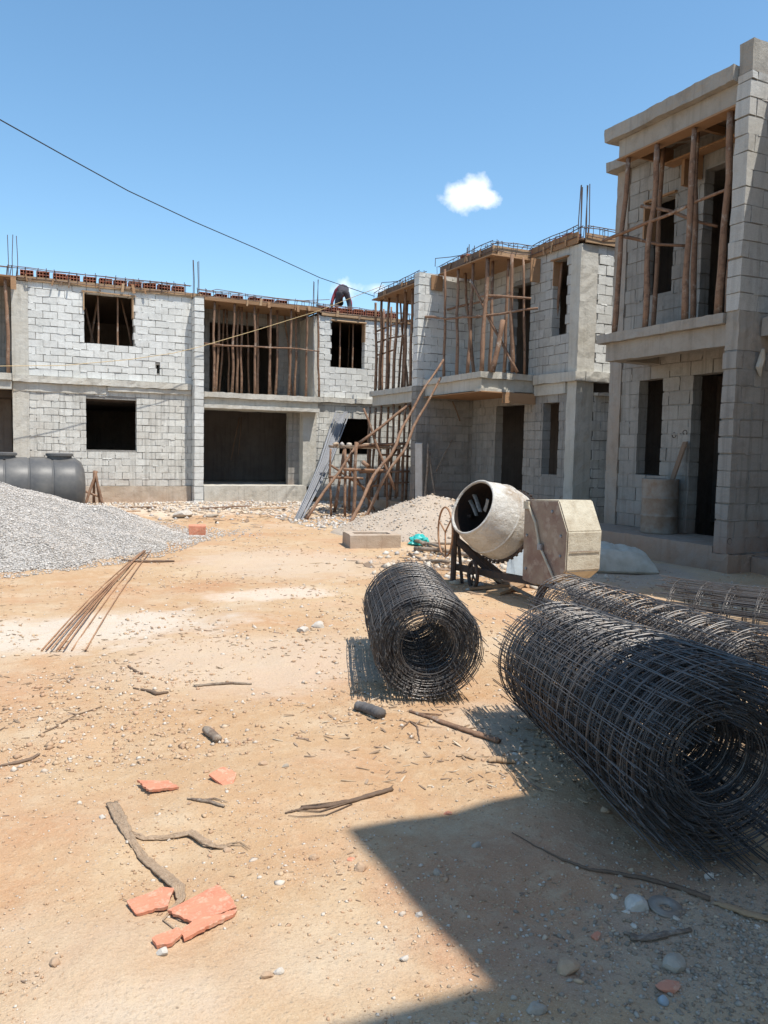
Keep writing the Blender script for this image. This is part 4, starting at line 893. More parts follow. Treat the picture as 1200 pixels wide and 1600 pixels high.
scatter(13000, fan(4, 19, .5), .004, .024, 'pebble_stones', 'pebbles', 22, 3.2, 0, 'ochre clods and pebbles strewn over the middle of the yard', 'pebbles')
scatter(5200, lambda: (rng.gauss(2.25, .42), rng.gauss(1.62, .26)), .002, .011, 'gravel_dusty', 'gravel', 23, 2.2, 1, 'grey gravel spilled in the shaded right foreground', 'gravel')
def chips(n, fx, lmin, lmax, name, mat, seed, label, cat):
    g = random.Random(seed); mb = MB(); c = 0
    while c < n:
        q = fx()
        if q is None: continue
        x, y = q; l = lmin+(lmax-lmin)*g.random()**2.5; w_ = l*g.uniform(.07, .32); a = g.uniform(0, 6.28); z = height(x, y)+.003
        d = Vector((math.cos(a), math.sin(a), g.uniform(-.12, .25))); e = Vector((-math.sin(a), math.cos(a), g.uniform(-.3, .3)))
        b = len(mb.v); o_ = Vector((x, y, z+abs(d.z)*l))
        for u_, v_ in ((-1, -g.uniform(.2, 1)), (.2, -1), (1, -g.uniform(0, .6)), (1, g.uniform(.1, .9)), (-.1, 1), (-1, g.uniform(.1, .9))):
            mb.v.append(tuple(o_ + d*(u_*l) + e*(v_*w_)))
        for k in range(6): v_ = mb.v[b+k]; mb.v.append((v_[0], v_[1], v_[2]-.004-.06*w_))
        t_ = g.random(); mb.face(tuple(b+k for k in range(6)), 0, t_)
        for k in range(6): mb.face((b+k, b+6+k, b+6+(k+1) % 6, b+(k+1) % 6), 0, t_)
        c += 1
    o = mb.build(name, mat); o['kind'] = 'stuff'; o['label'] = label; o['category'] = cat
def litterband():
    d = 3.6*(16/3.6)**rng.random(); a = YAW + R(rng.uniform(-30, 24)); x, y = d*math.sin(a), d*math.cos(a)
    if noise.noise(Vector((x*.7, y*.7, 14.))) < rng.uniform(-.25, .3): return None
    return x, y
chips(3400, litterband, .005, .036, 'litter', 'litter_chips', 31, 'dry bark flakes and chips littering the middle of the yard', 'litter')
chips(900, fan(1.3, 5, .55), .002, .013, 'litter', 'litter_chips', 32, 'fine dry flakes littering the foreground', 'litter')
chips(900, lambda: (rng.uniform(3, 9), rng.gauss(18.5, 1.3)), .02, .14, 'litter', 'litter_chips', 33, 'splinters and batten scraps along the far terrace', 'litter')
chips(260, lambda: (rng.gauss(5.6, .7), rng.gauss(9.0, .8)), .02, .16, 'litter', 'litter_chips', 34, 'wood scraps around the mixer', 'litter')
def strip():
    x = rng.uniform(1.5, 9.5); y = 21.2 - abs(rng.gauss(0, 1.5))
    return (x, y) if not (4.8 < x < 7.8 and y > 21.05) else None
scatter(7000, strip, .008, .07, 'rubble_stones', 'rubble', 25, 3.4, 0, 'broken block rubble along the foot of the far terrace', 'rubble')
scatter(1500, lambda: (rng.uniform(5.6, 8.6), rng.gauss(16.2, 1.2)), .012, .07, 'gravel_stones', 'rubble', 26, 3., 0, 'grey spill of chippings beneath the pole platform', 'rubble')
scatter(700, lambda: (rng.gauss(5.9, .7), rng.gauss(9.6, .9)), .01, .09, 'rubble_stones', 'rubble', 27, 3., 0, 'broken lumps around the mixer legs', 'rubble')

# ------------------------------------------------------------------ water tank
tk = thing('water_tank', 'black ribbed plastic tank lying on its side behind the gravel heap', 'tank', (0, 18, .05))
mb = MB(); pr = [(1.62, 0), (1.62, .2), (1.60, .4), (1.55, .52), (1.45, .60)]
x = 1.4
while x > -3.0: pr += [(x, .612), (x-.012, .615), (x-.20, .616), (x-.388, .615), (x-.40, .612), (x-.408, .600), (x-.436, .600), (x-.444, .612)]; x -= .446
pr += [(x, .6), (x-.15, .4), (x-.16, 0)]
mb.lathe(pr, (0, 18, .665), (1, 0, 0), 48); mb.build('body', 'tank_plastic', tk, smooth=True)
for lx in (1.13, .06):
    mb = MB(); mb.lathe([(0, .24), (.07, .24), (.075, .27), (.12, .27), (.135, .24), (.14, 0)], (lx, 18, 1.24), (0, 0, 1), 32); mb.build('lid', 'tank_plastic', tk, smooth=False)

# trestle by the tank
tr = thing('trestle', 'small reddish timber trestle standing beside the black tank', 'trestle', (2.45, 20.4, 0))
TP = at(150, 738, 1, 20.4)
for x, y in ((132, 776), (161, 783), (147, 785), (157, 772)):
    q = at(x, y, 1, 20.4+(.35 if x in (147, 157) else -.1)); q.z = .05; mb = MB(); pole_mesh(mb, q, TP+Vector((rng.uniform(-.04, .04), 0, .03)), .035, .03, .01); mb.build('leg', 'pole_wood', tr, smooth=True)
mb = MB(); pole_mesh(mb, at(134, 768, 1, 20.35), at(160, 778, 1, 20.4), .028, .024, .01); mb.build('rail', 'pole_wood', tr, smooth=True)

# ------------------------------------------------------------------ pole platform by the corner
pf = thing('pole_platform', 'rough pole work platform in the corner between the two terraces', 'scaffold', (8, 17.9, 0))
Z7 = lambda x, y: (440+x/3.529, 640+y/3.529)
for y in (17.5, 17.75, 18.0, 18.25):
    a = at(*Z7(290, 200), 1, 18.2); b = at(*Z7(710, 192), 1, 18.2); mb = MB(); mb.box(a.x+rng.uniform(-.1, .1), b.x-.3+rng.uniform(-.1, .2), y-.1, y+.1, 1.60+rng.uniform(0, .02), 1.66, jit=.01); mb.build('deck_plank', 'grey_wood', pf)
for (xb, yb, xt, yt, Y, r_) in ((272, 600, 270, 215, 17.5, .04), (350, 610, 350, 205, 17.45, .045), (398, 640, 412, 178, 17.0, .062), (290, 560, 345, 220, 18.2, .05), (480, 500, 490, 205, 18.2, .04), (580, 560, 590, 200, 17.6, .04), (370, 540, 385, 215, 18.4, .05)):
    b = at(*Z7(xb, yb), 1, Y); b.z = max(0, height(b.x, b.y)-.05); mb = MB(); pole_mesh(mb, b, at(*Z7(xt, yt), 1, Y), r_*.8, r_*.68, .025); mb.build('leg', 'pole_wood', pf, smooth=True)
for (a, b_, Y, r_) in (((260, 370), (450, 380), 17.4, .035), ((340, 330), (560, 335), 17.0, .035), ((430, 345), (705, 340), 17.6, .03), ((420, 205), (690, 185), 17.35, .045)):
    mb = MB(); pole_mesh(mb, at(*Z7(*a), 1, Y), at(*Z7(*b_), 1, Y), r_, r_*.8, .015); mb.build('rail', 'pole_wood', pf, smooth=True)
for (a, b_, Y, r_) in (((300, 540), (350, 215), 17.7, .03), ((520, 590), (350, 250), 17.9, .03), ((460, 480), (640, 210), 18.0, .03), ((260, 300), (470, 440), 17.6, .028), ((550, 250), (710, 260), 17.5, .028), ((500, 420), (700, 400), 17.8, .028), ((640, 480), (650, 195), 17.9, .035), ((530, 500), (540, 200), 18.3, .03)):
    p0 = at(*Z7(*a), 1, Y); p0.z = max(p0.z, .0); mb = MB(); pole_mesh(mb, p0, at(*Z7(*b_), 1, Y), r_, r_*.8, .025); mb.build('brace', 'pole_wood', pf, smooth=True)
mb = MB(); pole_mesh(mb, at(*Z7(450, 290), 1, 17), at(*Z7(475, 310), 1, 16.8), .05, .05, .005); mb.build('lashed_stub', 'pole_wood', pf, smooth=True)
for i, (x, s_) in enumerate(((300, .09), (335, .08), (372, .07), (470, .1), (560, .08))):
    q = at(*Z7(x, 185), 1, 17.85); o = stones_mesh('stone', [(0, 0, 0)], [s_], 'rubble_stones', sub=1, seed=60+i); o.location = (q.x, 17.85, 1.66+s_*.35); tag(o, f'pale stone on the pole platform, {ORD[i]} from the left', 'stone', 'stones lying on the pole platform')

# long poles leaning on the middle house
for (a, b_, lab) in (((540, 828), (692, 562, 8.85), 'left of two long slanting poles leaning on the middle balcony'), ((566, 820), (690, 590, 8.9), 'right of two long slanting poles leaning on the middle balcony')):
    p0 = gp(*a); p1 = at(b_[0], b_[1], 0, b_[2]); pole('leaning_pole', p0, p1, lab, 'pole', 'long poles leaning on the middle house', .043, .03, .04)
pole('leaning_pole', gp(478, 812), at(*Z3(0, 1160), 1, 17.2), 'brown pole slanting low across the pole platform', 'pole', None, .045, .036, .03)
pole('leaning_pole', at(*Z7(425, 185), 1, 17.2), at(*Z3(262, 962), 0, 8.82), 'pole rising from the platform top to the far bay slab', 'pole', None, .045, .036, .03)
pole('leaning_pole', at(*Z7(625, 440), 1, 16.9), at(*Z7(450, -5), 1, 17.4), 'pole slanting the other way across the platform', 'pole', None, .042, .034, .03)
rb = thing('rod_bundle', 'bundle of grey steel rods leaning against the far terrace', 'steel rods', (5.9, 16.8, 0))
for i in range(14):
    p0 = gp(460+i*.9+rng.uniform(-1, 1), 812+rng.uniform(-3, 2)); p1 = at(524+i*1.7, 645+rng.uniform(-2, 3), 1, 21.36-.0*i)
    mid = p0.lerp(p1, .5)+Vector((.03, -.05, -.10)); mb = MB(); mb.tube([p0, p0.lerp(mid, .5)+Vector((0, 0, -.02)), mid, mid.lerp(p1, .5), p1], .014, 6); mb.build('rod', 'rebar_grey', rb, smooth=True)

# ------------------------------------------------------------------ worker bending on the roof
def person(loc):
    loc = Vector(loc); J = {}
    root = (0, .02, .80)
    V = [root, (0, .13, .90), (0, .30, .91), (0, .44, .80), (0, .52, .70), (0, .60, .60), (0, .63, .50)]
    rad = [.145, .15, .165, .15, .06, .095, .085]; E = [(i, i+1) for i in range(6)]
    def chain(st, pts, rr):
        p = st
        for q, r_ in zip(pts, rr): V.append(q); rad.append(r_); E.append((p, len(V)-1)); p = len(V)-1
        return p
    zones = {}
    for sx, kx in ((-1, -.02), (1, .03)):
        a = len(V); chain(0, [(sx*.11, .0, .74), (sx*.17+kx, .10, .43), (sx*.19+kx, -.02, .08), (sx*.19+kx, .12, .03)], [.105, .075, .05, .042])
        b = len(V); e = chain(3, [(sx*.20, .43, .76), (sx*.30, .38, .50), (sx*.30, .36, .24), (sx*.30, .37, .17)], [.075, .052, .036, .034])
        for k in range(4): chain(e, [(sx*.30+(k-1.5)*.018, .385, .12), (sx*.30+(k-1.5)*.02, .41, .075+.008*abs(k-1))], [.010, .009])
        chain(e, [(sx*.30-sx*.04, .40, .14), (sx*.30-sx*.055, .42, .11)], [.011, .010])
    me = bpy.data.meshes.new('person'); me.from_pydata(V, E, []); o = bpy.data.objects.new('person', me); col.objects.link(o)
    mod = o.modifiers.new('skin', 'SKIN'); sv = me.skin_vertices[0].data
    for i, r_ in enumerate(rad): sv[i].radius = (r_, r_); sv[i].use_root = (i == 0)
    ss = o.modifiers.new('sub', 'SUBSURF'); ss.levels = 1; ss.render_levels = 1
    dg = bpy.context.evaluated_depsgraph_get(); m2 = bpy.data.meshes.new_from_object(o.evaluated_get(dg))
    o.modifiers.clear(); o.data = m2; bpy.data.meshes.remove(me); m2.materials.clear()
    for k in ('trousers_dark', 'shirt_red', 'skin'): m2.materials.append(M[k])
    for p in m2.polygons:
        c = p.center; p.use_smooth = True
        if c.y > .47 and c.z > .4 and abs(c.x) < .14: p.material_index = 2
        elif abs(c.x) > .22 and c.y > .25: p.material_index = 1 if c.z > .46 else 2
        elif c.y > .12 and c.z > .66: p.material_index = 1
        else: p.material_index = 0
    o.location = loc; o['org'] = list(loc); o.scale = (.95, .95, .95); o.rotation_euler = (0, 0, R(-14))
    tag(o, 'worker in dark red shirt and dark trousers bending over on the roof', 'person')
    mb = MB(); mb.lathe([(.10, 0), (.085, .06), (.04, .098), (-.01, .108), (-.03, .1)], (0, .62, .53), (0, .35, -.9), 16); h = mb.build('hair', 'hair_black', o, org=(0, 0, 0), smooth=True)
    for sx in (-1, 1):
        mb = MB(); mb.obox((sx*.19+(-.02 if sx < 0 else .03), .06, .035), (.045, 0, 0), (0, .13, 0), (0, 0, .035), jit=.004); mb.build('boot', 'hair_black', o, org=(0, 0, 0))
person((9.12, 21.98, 5.44))

# ------------------------------------------------------------------ cable and rope
mb = MB(); pts = [(-4.2, 8.2, 7.15), (-2, 10.2, 6.42)]
for i, (x, y) in enumerate(((0, 187), (100, 243), (200, 298), (300, 345), (400, 388), (500, 434), (585, 463))): pts.append(at(x, y, 1, 12+7.5*i/6*(.8+.2*i/6)))
mb.tube(pts, .0085, 6); tag(mb.build('power_cable', 'cable_black', loc=(0, 0, 0), smooth=True), 'thin black cable sagging across the blue sky to the middle house', 'cable')
up = thing('cable_pole', 'wooden cable pole outside the left edge holding the black cable', 'pole', (-4.2, 8.2, 0))
mb = MB(); mb.tube([(-4.2, 8.2, -.1), (-4.2, 8.2, 7.5)], [.12, .08], 10); mb.build('shaft', 'grey_wood', up, smooth=True)
mb = MB(); mb.obox((-4.2, 8.12, 7.15), (.5, 0, 0), (0, .04, 0), (0, 0, .05)); mb.build('cross_arm', 'grey_wood', up)
mb = MB(); pts = [at(x, y, 1, Y) for x, y, Y in ((-40, 573, 20.7), (0, 572, 20.75), (100, 571, 20.85), (200, 562, 20.95), (270, 552, 21.0), (312, 542, 21.05), (400, 516, 20.98), (497, 486, 20.9), (560, 461, 20.3), (600, 446, 19.4))]
mb.tube(pts, .008, 5); tag(mb.build('rope', 'rope', loc=(0, 0, 0), smooth=True), 'yellowish cord strung across the far terrace', 'rope')

# ------------------------------------------------------------------ odds and ends on the ground
c = gp(592, 857); mh = Vector((c.x, c.y+.3, 0)); e1 = Vector((.98, -.2, 0)); e2 = Vector((.2, .98, 0))
mb = MB(); Wd, Dp, tk_ = .42, .32, .11
for ce, a, b_ in ((-e2*(Dp-tk_/2), e1*Wd, e2*tk_/2), (e2*(Dp-tk_/2), e1*Wd, e2*tk_/2), (-e1*(Wd-tk_/2), e1*tk_/2, e2*(Dp-tk_)*.995), (e1*(Wd-tk_/2), e1*tk_/2, e2*(Dp-tk_)*.995)):
    mb.obox(mh+ce+Vector((0, 0, .075)), a, b_, (0, 0, .125), jit=.008)
tag(mb.build('block_chamber', 'concrete_earthy', loc=mh), 'low open rectangular concrete box set on the earth behind the lone roll', 'concrete box')

def rock(px, py, s_, mat, label, cat='stone', flat=.7, seed=0, grp=None, lift=.25):
    p = gp(px, py); mb = MB(); bm2 = bmesh.new(); bmesh.ops.create_icosphere(bm2, subdivisions=2, radius=1)
    sc = Vector((rng.uniform(.9, 1.25), rng.uniform(.75, 1), flat)); o_ = Vector((seed*3.1, px*.1, 0))
    pl = [(Vector((rng.gauss(0, 1), rng.gauss(0, 1), rng.gauss(0, .8))).normalized(), rng.uniform(.45, .8)) for _ in range(12)]
    for v in bm2.verts:
        q = v.co.copy()
        for n_, d_ in pl:                        # chip flat faces
            k = q.dot(n_)
            if k > d_: q -= n_*(k-d_)*.85
        q *= 1 + .07*noise.noise(q*3 + o_) + .035*noise.noise(q*9 + o_); v.co = Vector((q.x*sc.x, q.y*sc.y, q.z*sc.z))*s_
        mb.v.append(tuple(v.co + Vector((p.x, p.y, p.z+s_*flat*lift))))
    for f_ in bm2.faces: mb.face(tuple(v.index for v in f_.verts))
    bm2.free(); return tag(mb.build('stone' if cat == 'stone' else 'brick_piece', mat, loc=p), label, cat, grp)
SG = 'loose stones on the earth'
for a in ((563, 1357, .034, 'rock_earth', 'round brown stone beside the shadow edge in the foreground'), (745, 1322, .022, 'rock_grey', 'small grey stone inside the shadow, nearest its upper edge'),
          (683, 1365, .022, 'rock_grey', 'small pale stone in the shadow right of the round brown stone'), (886, 1518, .045, 'rock_earth', 'half earthy half grey stone lowest in the shadow'),
          (992, 1418, .05, 'rock_white', 'largest pale block-shaped stone in the shaded foreground'), (1058, 1512, .045, 'rock_grey', 'dark grey lump in the shaded gravel'),
          (1108, 1372, .024, 'rock_white', 'pale stone just below the largest mesh roll'), (838, 1578, .03, 'rock_grey', 'grey stone at the bottom edge in the shadow'),
          (255, 1490, .024, 'rock_white', 'white stone touching the broken orange tiles'), (85, 1507, .022, 'rock_earth', 'ochre stone alone in the lower left'),
          (160, 1278, .02, 'rock_white', 'pale stone beside the top of the bark strip'), (410, 1195, .026, 'rock_earth', 'brown clod in the middle foreground, left of a pair'),
          (447, 1198, .02, 'rock_grey', 'flat grey stone in the middle foreground'), (497, 980, .075, 'rock_white', 'pointed white lump left of the lone mesh roll'),
          (473, 987, .065, 'rock_white', 'rounded white lump left of the pointed one'), (945, 1268, .03, 'rock_earth', 'brown stone in the shadow beside the largest roll'),
          (355, 1330, .02, 'rock_earth', 'small stone near the forked bark strip'), (492, 1342, .022, 'rock_earth', 'flat ochre chip left of the round brown stone'),
          (655, 1430, .018, 'rock_white', 'white chip on the sunlit side of the shadow edge'), (632, 1500, .018, 'rock_white', 'white pebble in the sunlit bottom middle'),
          (418, 1525, .02, 'rock_earth', 'brown pebble at the bottom middle'), (435, 1520, .018, 'rock_white', 'pale pebble beside the brown one at the bottom'),
          (355, 1405, .018, 'rock_white', 'white pebble right of the broken tiles, upper'), (357, 1430, .02, 'rock_white', 'white pebble right of the broken tiles, lower'),
          (40, 797, .2, 'rock_grey', 'x')):
    if a[4] == 'x': continue
    rock(*a, grp=SG, seed=a[0])
rock(1043, 1545, .04, 'clay_tile', 'salmon brick fragment in the shaded gravel', 'brick piece', .4)
rock(930, 1465, .024, 'clay_tile', 'small orange brick crumb beside the grey sticks', 'brick piece', .6)
rock(700, 1272, .02, 'clay_tile', 'thin reddish brick crumb at the shadow top edge', 'brick piece', .5)
rock(548, 1343, .02, 'clay_tile', 'thin orange chip behind the round brown stone', 'brick piece', .3)
p = gp(308, 836); mb = MB(); mb.obox(p+Vector((0, 0, .09)), (.14, -.03, 0), (.03, .14, 0), (0, 0, .09), jit=.012); tag(mb.build('clay_block', 'clay_tile', loc=p), 'single orange clay block at the toe of the gravel heap', 'block')
for i, (x, y, s_, lab) in enumerate(((285, 806, .26, 'large pale concrete chunk by the far fin wall'), (330, 808, .16, 'smaller grey chunk right of the pale concrete chunk'), (185, 800, .14, 'dark chunk between the gravel heap and the far wall'))):
    rock(x, y, s_, ('rock_white', 'rock_grey', 'rock_grey')[i], lab, grp='concrete chunks by the far wall', flat=.5, seed=90+i)

# broken roof tiles
def shard(poly, h, label, mat='clay_tile', ridges=0, tilt=0.):
    P0 = [gp(*q) for q in poly]; c = sum(P0, Vector())/len(P0); P = []; m_ = len(P0)
    for i in range(m_):                       # broken edges
        a, b_ = P0[i], P0[(i+1) % m_]; k = max(1, int((b_-a).length/.012))
        for q in range(k):
            p = a.lerp(b_, q/k); d = (b_-a).normalized(); nn = Vector((-d.y, d.x, 0)); amp = .0045 if i % 2 else .0022
            P.append(p + nn*rng.uniform(-amp, amp) + d*rng.uniform(-.002, .002))
    zc = max(height(q.x, q.y) for q in P0) + .003; nrm = Vector((rng.uniform(-.05, .05), rng.uniform(-.05, .05) + tilt, 0))
    mb = MB(); n = len(P); b = 0
    top = [Vector((q.x, q.y, zc + h + (q-c).dot(nrm) + .002*noise.noise(q*30))) for q in P]
    mb.v += [tuple(q) for q in top] + [(q.x + (c.x-q.x)*.03, q.y + (c.y-q.y)*.03, z_.z-h*rng.uniform(.8, 1.25)-.002) for q, z_ in zip(P, top)]
    mb.face(tuple(range(n))); mb.face(tuple(range(2*n-1, n-1, -1)))
    for i in range(n): mb.face((i, n+i, n+(i+1) % n, (i+1) % n))
    if ridges:
        t0 = [Vector((q.x, q.y, zc + h + (q-c).dot(nrm))) for q in P0]; a, b_ = t0[0], t0[-1]; a2, b2 = t0[1], t0[-2]
        for k in range(1, ridges+1):
            f_ = k/(ridges+1); p0, p1 = a.lerp(b_, f_), a2.lerp(b2, f_); p0, p1 = p0.lerp(p1, .06), p1.lerp(p0, .06)
            mb.tube([p0.lerp(p1, q/5) for q in range(6)], [.0026*rng.uniform(.7, 1.3) for _ in range(6)], 5, 0, True, .8)
    o = mb.build('tile_shard', mat, loc=c); bmx = bmesh.new(); bmx.from_mesh(o.data); bmesh.ops.recalc_face_normals(bmx, faces=bmx.faces); bmx.to_mesh(o.data); bmx.free()
    return tag(o, label, 'roof tile piece', 'broken orange roof tiles')
shard([(262, 1430), (340, 1391), (362, 1412), (370, 1424), (305, 1450), (275, 1438)], .009, 'largest flat orange tile piece under the bark end', ridges=3)
shard([(282, 1461), (304, 1447), (371, 1426), (368, 1432), (287, 1474)], .010, 'long narrow tile piece along the largest one', ridges=1)
shard([(197, 1416), (250, 1399), (272, 1398), (262, 1425), (212, 1433)], .008, 'orange tile piece left of the bark end', ridges=2)
shard([(237, 1473), (277, 1461), (284, 1470), (268, 1481), (245, 1483)], .010, 'small ribbed tile piece nearest the bottom edge', ridges=4)
shard([(214, 1228), (262, 1224), (280, 1234), (232, 1243)], .009, 'striped orange tile piece, left of the upper two', ridges=3)
shard([(326, 1219), (347, 1209), (369, 1213), (365, 1224), (352, 1228)], .010, 'tilted orange tile piece, right of the upper two', ridges=2, tilt=.25)

# bark strips, sticks, twigs
def strand(name, pix, rad, label, cat, mat='bark', flat=.4, lift=.5, grp=None, n=10, parts=()):
    def path(px_, l):
        P = []
        for i in range(len(px_)-1):
            for k in range(7):
                f_ = k/7; q = gp(px_[i][0]+(px_[i+1][0]-px_[i][0])*f_, px_[i][1]+(px_[i+1][1]-px_[i][1])*f_); P.append(q)
        P.append(gp(*px_[-1])); return P
    P = path(pix, 0); r_ = []
    for i in range(len(P)):
        f_ = i/(len(P)-1)*(len(rad)-1); j = min(int(f_), len(rad)-2); r_.append((rad[j]+(rad[j+1]-rad[j])*(f_-j))*(rng.uniform(.97, 1.03) if cat in ('stub', 'hose', 'bar') else rng.uniform(.88, 1.12)))
    if cat == 'bark':                         # torn ribbon: several fibres side by side
        mb = MB(); K = 7
        for k in range(K):
            Q = []; rr = []
            for i, q in enumerate(P):
                d = (P[min(i+1, len(P)-1)]-P[max(i-1, 0)]).normalized(); sd_ = Vector((-d.y, d.x, 0)); f_ = (k-(K-1)/2)/((K-1)/2)
                tw = math.sin(i*.16+len(P))*.5
                Q.append(q + sd_*(f_*r_[i]*.8) + Vector((0, 0, r_[i]*(.42+.32*f_*tw) + .003 + .004*noise.noise(q*25+Vector((k*3., 0, 0))))))
                rr.append(r_[i]*(.24+.10*noise.noise(q*40+Vector((0, k*5., 0)))))
            mb.tube(Q, rr, 6, 0, True, 1.1)
    else:
        mb = MB()
    if cat != 'bark': mb.tube([q+Vector((rng.uniform(-.002, .002), rng.uniform(-.002, .002), r_[i]*flat*lift+.002+.004*abs(noise.noise(q*9)))) for i, q in enumerate(P)], r_, n, 0, True, flat)
    for k in range(len(mb.v)):
        v_ = Vector(mb.v[k]); o_ = noise.noise_vector(v_*60)*.14*max(rad) + noise.noise_vector(v_*190)*.10*max(rad); mb.v[k] = (v_.x+o_.x, v_.y+o_.y, v_.z+o_.z*.6)
    for px_, rr in parts:
        Q = path(px_, 0); mb.tube([q+Vector((0, 0, rr*.6+.003)) for q in Q], [rr*(1-.7*i/len(Q)) for i in range(len(Q))], 5, 0, True, .7)
    return tag(mb.build(name, mat, loc=P[0], smooth=True), label, cat, grp)
strand('bark_strip', [(175, 1259), (188, 1285), (205, 1315), (225, 1345), (255, 1370), (278, 1390), (284, 1408), (268, 1424)], [.022, .024, .015, .017, .026, .024, .014, .006], 'long grey-brown bark strip bending down to the tiles', 'bark', 'bark_grey', .38, .6,
       parts=[([(284, 1408), (262, 1424), (225, 1418), (192, 1407)], .005), ([(270, 1422), (255, 1440), (275, 1455), (300, 1465)], .004), ([(268, 1426), (280, 1440), (297, 1444)], .004)])
strand('bark_strip', [(203, 1304), (225, 1312), (252, 1312), (298, 1305), (318, 1318), (335, 1326), (352, 1326), (362, 1320)], [.012, .011, .012, .019, .021, .015, .012, .005], 'shorter twisted bark strip pointing right from the long one', 'bark', 'bark_grey', .42, .6,
       parts=[([(298, 1306), (318, 1324), (338, 1327)], .007), ([(358, 1320), (375, 1317), (392, 1328)], .0035), ([(358, 1322), (378, 1322), (388, 1330)], .003)])
strand('dead_twig', [(446, 1272), (475, 1265), (510, 1262), (545, 1255), (580, 1245), (612, 1235)], [.004, .008, .011, .013, .012, .014], 'dark frayed twig with a knob end in the middle foreground', 'twig', 'bark', .7, .6, parts=[([(545, 1256), (500, 1270), (455, 1268)], .006), ([(550, 1258), (510, 1275), (470, 1278), (450, 1276)], .004), ([(470, 1262), (500, 1258), (545, 1252)], .005)])
strand('dead_stick', [(640, 1113), (668, 1122), (705, 1136), (745, 1150), (780, 1162)], [.01, .015, .018, .021, .022], 'brown split stick in front of the lone roll', 'stick', 'pole_wood', .6, .8, parts=[([(645, 1115), (690, 1118), (660, 1122)], .006)])
strand('dead_twig', [(628, 1140), (640, 1128), (652, 1137), (655, 1158)], [.004, .005, .005, .003], 'small forked twig below the brown split stick', 'twig', 'bark', .8, .8, parts=[([(640, 1128), (665, 1136), (690, 1138)], .004)])
strand('wood_stub', [(557, 1109), (570, 1113), (585, 1119), (596, 1123)], [.03, .034, .035, .034], 'short dark grey stub under the lone roll', 'stub', 'stub_grey', .9, .9)
strand('wood_stub', [(322, 1146), (330, 1152), (341, 1161)], [.024, .025, .024], 'short grey-brown stub in the middle of the earth', 'stub', 'grey_wood', .9, .9)
strand('wood_chip', [(762, 1191), (775, 1190), (792, 1192), (805, 1193)], [.012, .024, .024, .010], 'pale tan wood chip beside the roll shadow', 'wood chip', 'board_pale', .55, .9)
strand('wood_chip', [(714, 1182), (728, 1182), (741, 1188)], [.01, .02, .008], 'flat cream chip left of the tan one', 'wood chip', 'board_pale', .3, .8)
strand('dead_twig', [(0, 1198), (25, 1194), (48, 1188), (62, 1180)], [.006, .012, .010, .004], 'dark dry twig entering from the left edge', 'twig', 'bark', .7, .6, parts=[([(30, 1193), (52, 1184), (60, 1178)], .005)])
strand('dead_twig', [(292, 1249), (310, 1252), (330, 1255), (350, 1262)], [.004, .010, .010, .006], 'small grey twig right of the striped tile', 'twig', 'grey_wood', .7, .6, parts=[([(315, 1252), (335, 1249), (356, 1255)], .005)])
strand('dead_twig', [(305, 1074), (330, 1071), (360, 1069), (393, 1070)], [.010, .012, .012, .008], 'straight grey twig lying across the middle of the yard', 'twig', 'grey_wood', .7, .6)
strand('dead_twig', [(208, 1076), (230, 1080), (245, 1086), (262, 1083)], [.006, .01, .016, .008], 'curled brown twig left of the straight grey one', 'twig', 'bark', .7, .6)
strand('dead_twig', [(200, 1042), (212, 1050), (222, 1054)], [.008, .01, .006], 'short dark twig left of the curled one', 'twig', 'bark', .7, .6)
strand('dead_twig', [(60, 1150), (85, 1138), (120, 1118), (160, 1105)], [.003, .006, .006, .003], 'thin twig in the lower left earth', 'twig', 'bark', .7, .6)
strand('dead_stick', [(800, 1302), (840, 1325), (880, 1345), (920, 1360), (960, 1366), (1010, 1376), (1060, 1390), (1110, 1408)], [.002, .003, .005, .007, .009, .010, .011, .012], 'long thin dark cane across the shaded foreground', 'cane', 'bark', .7, .7)
strand('wood_splinter', [(1112, 1411), (1135, 1420), (1165, 1432), (1205, 1441)], [.006, .016, .017, .014], 'pale split end of cane at the right edge', 'splinter', 'board_pale', .5, .9)
strand('dead_twig', [(975, 1458), (1000, 1470), (1040, 1462), (1080, 1455)], [.006, .014, .012, .008], 'grey curled stick in the shaded gravel', 'twig', 'grey_wood', .5, .7, parts=[([(985, 1470), (1015, 1472), (1045, 1466)], .01)])
strand('iron_bar', [(70, 885), (40, 890), (0, 892)], [.012, .018, .02], 'dark bar at the toe of the gravel heap, by the left edge', 'bar', 'bark', .8, .8)
strand('wood_stick', [(190, 876), (215, 879), (245, 879), (272, 878)], [.014, .022, .022, .016], 'dark stick crossing the rusty rods', 'stick', 'bark', .8, .8)
strand('bent_pipe', [(150, 803), (172, 812), (181, 818), (172, 828), (150, 836)], [.014, .014, .014, .014, .014], 'bent grey hose on the gravel heap toe', 'hose', 'cable_black', 1, 1)
strand('wood_stick', [(183, 826), (205, 826), (227, 833)], [.01, .03, .03], 'dark stub lying at the gravel toe', 'stick', 'bark', .7, .9)
for i in range(8):
    xs = (65, 72, 80, 88, 92, 100, 112, 134)[i]; t_ = rng.uniform(-6, 6)
    P = [gp(xs+(238+t_-xs)*f_*(1-.25*f_*(1-f_)*0)+(-.0), 1018+(i % 3)-(1018-850)*f_-8*math.sin(f_*3.14)) for f_ in (0, .2, .4, .6, .8, 1)]
    mb = MB(); mb.tube([q+Vector((0, 0, .010+.010*(i % 3))) for q in P], .0062, 6)
    tag(mb.build('steel_rod', 'rust_rod', loc=P[0], smooth=True), f'long rusty rod lying loose on the earth, {ORD[i]} from the left at its near end', 'steel rod', 'rusty rods on the earth')
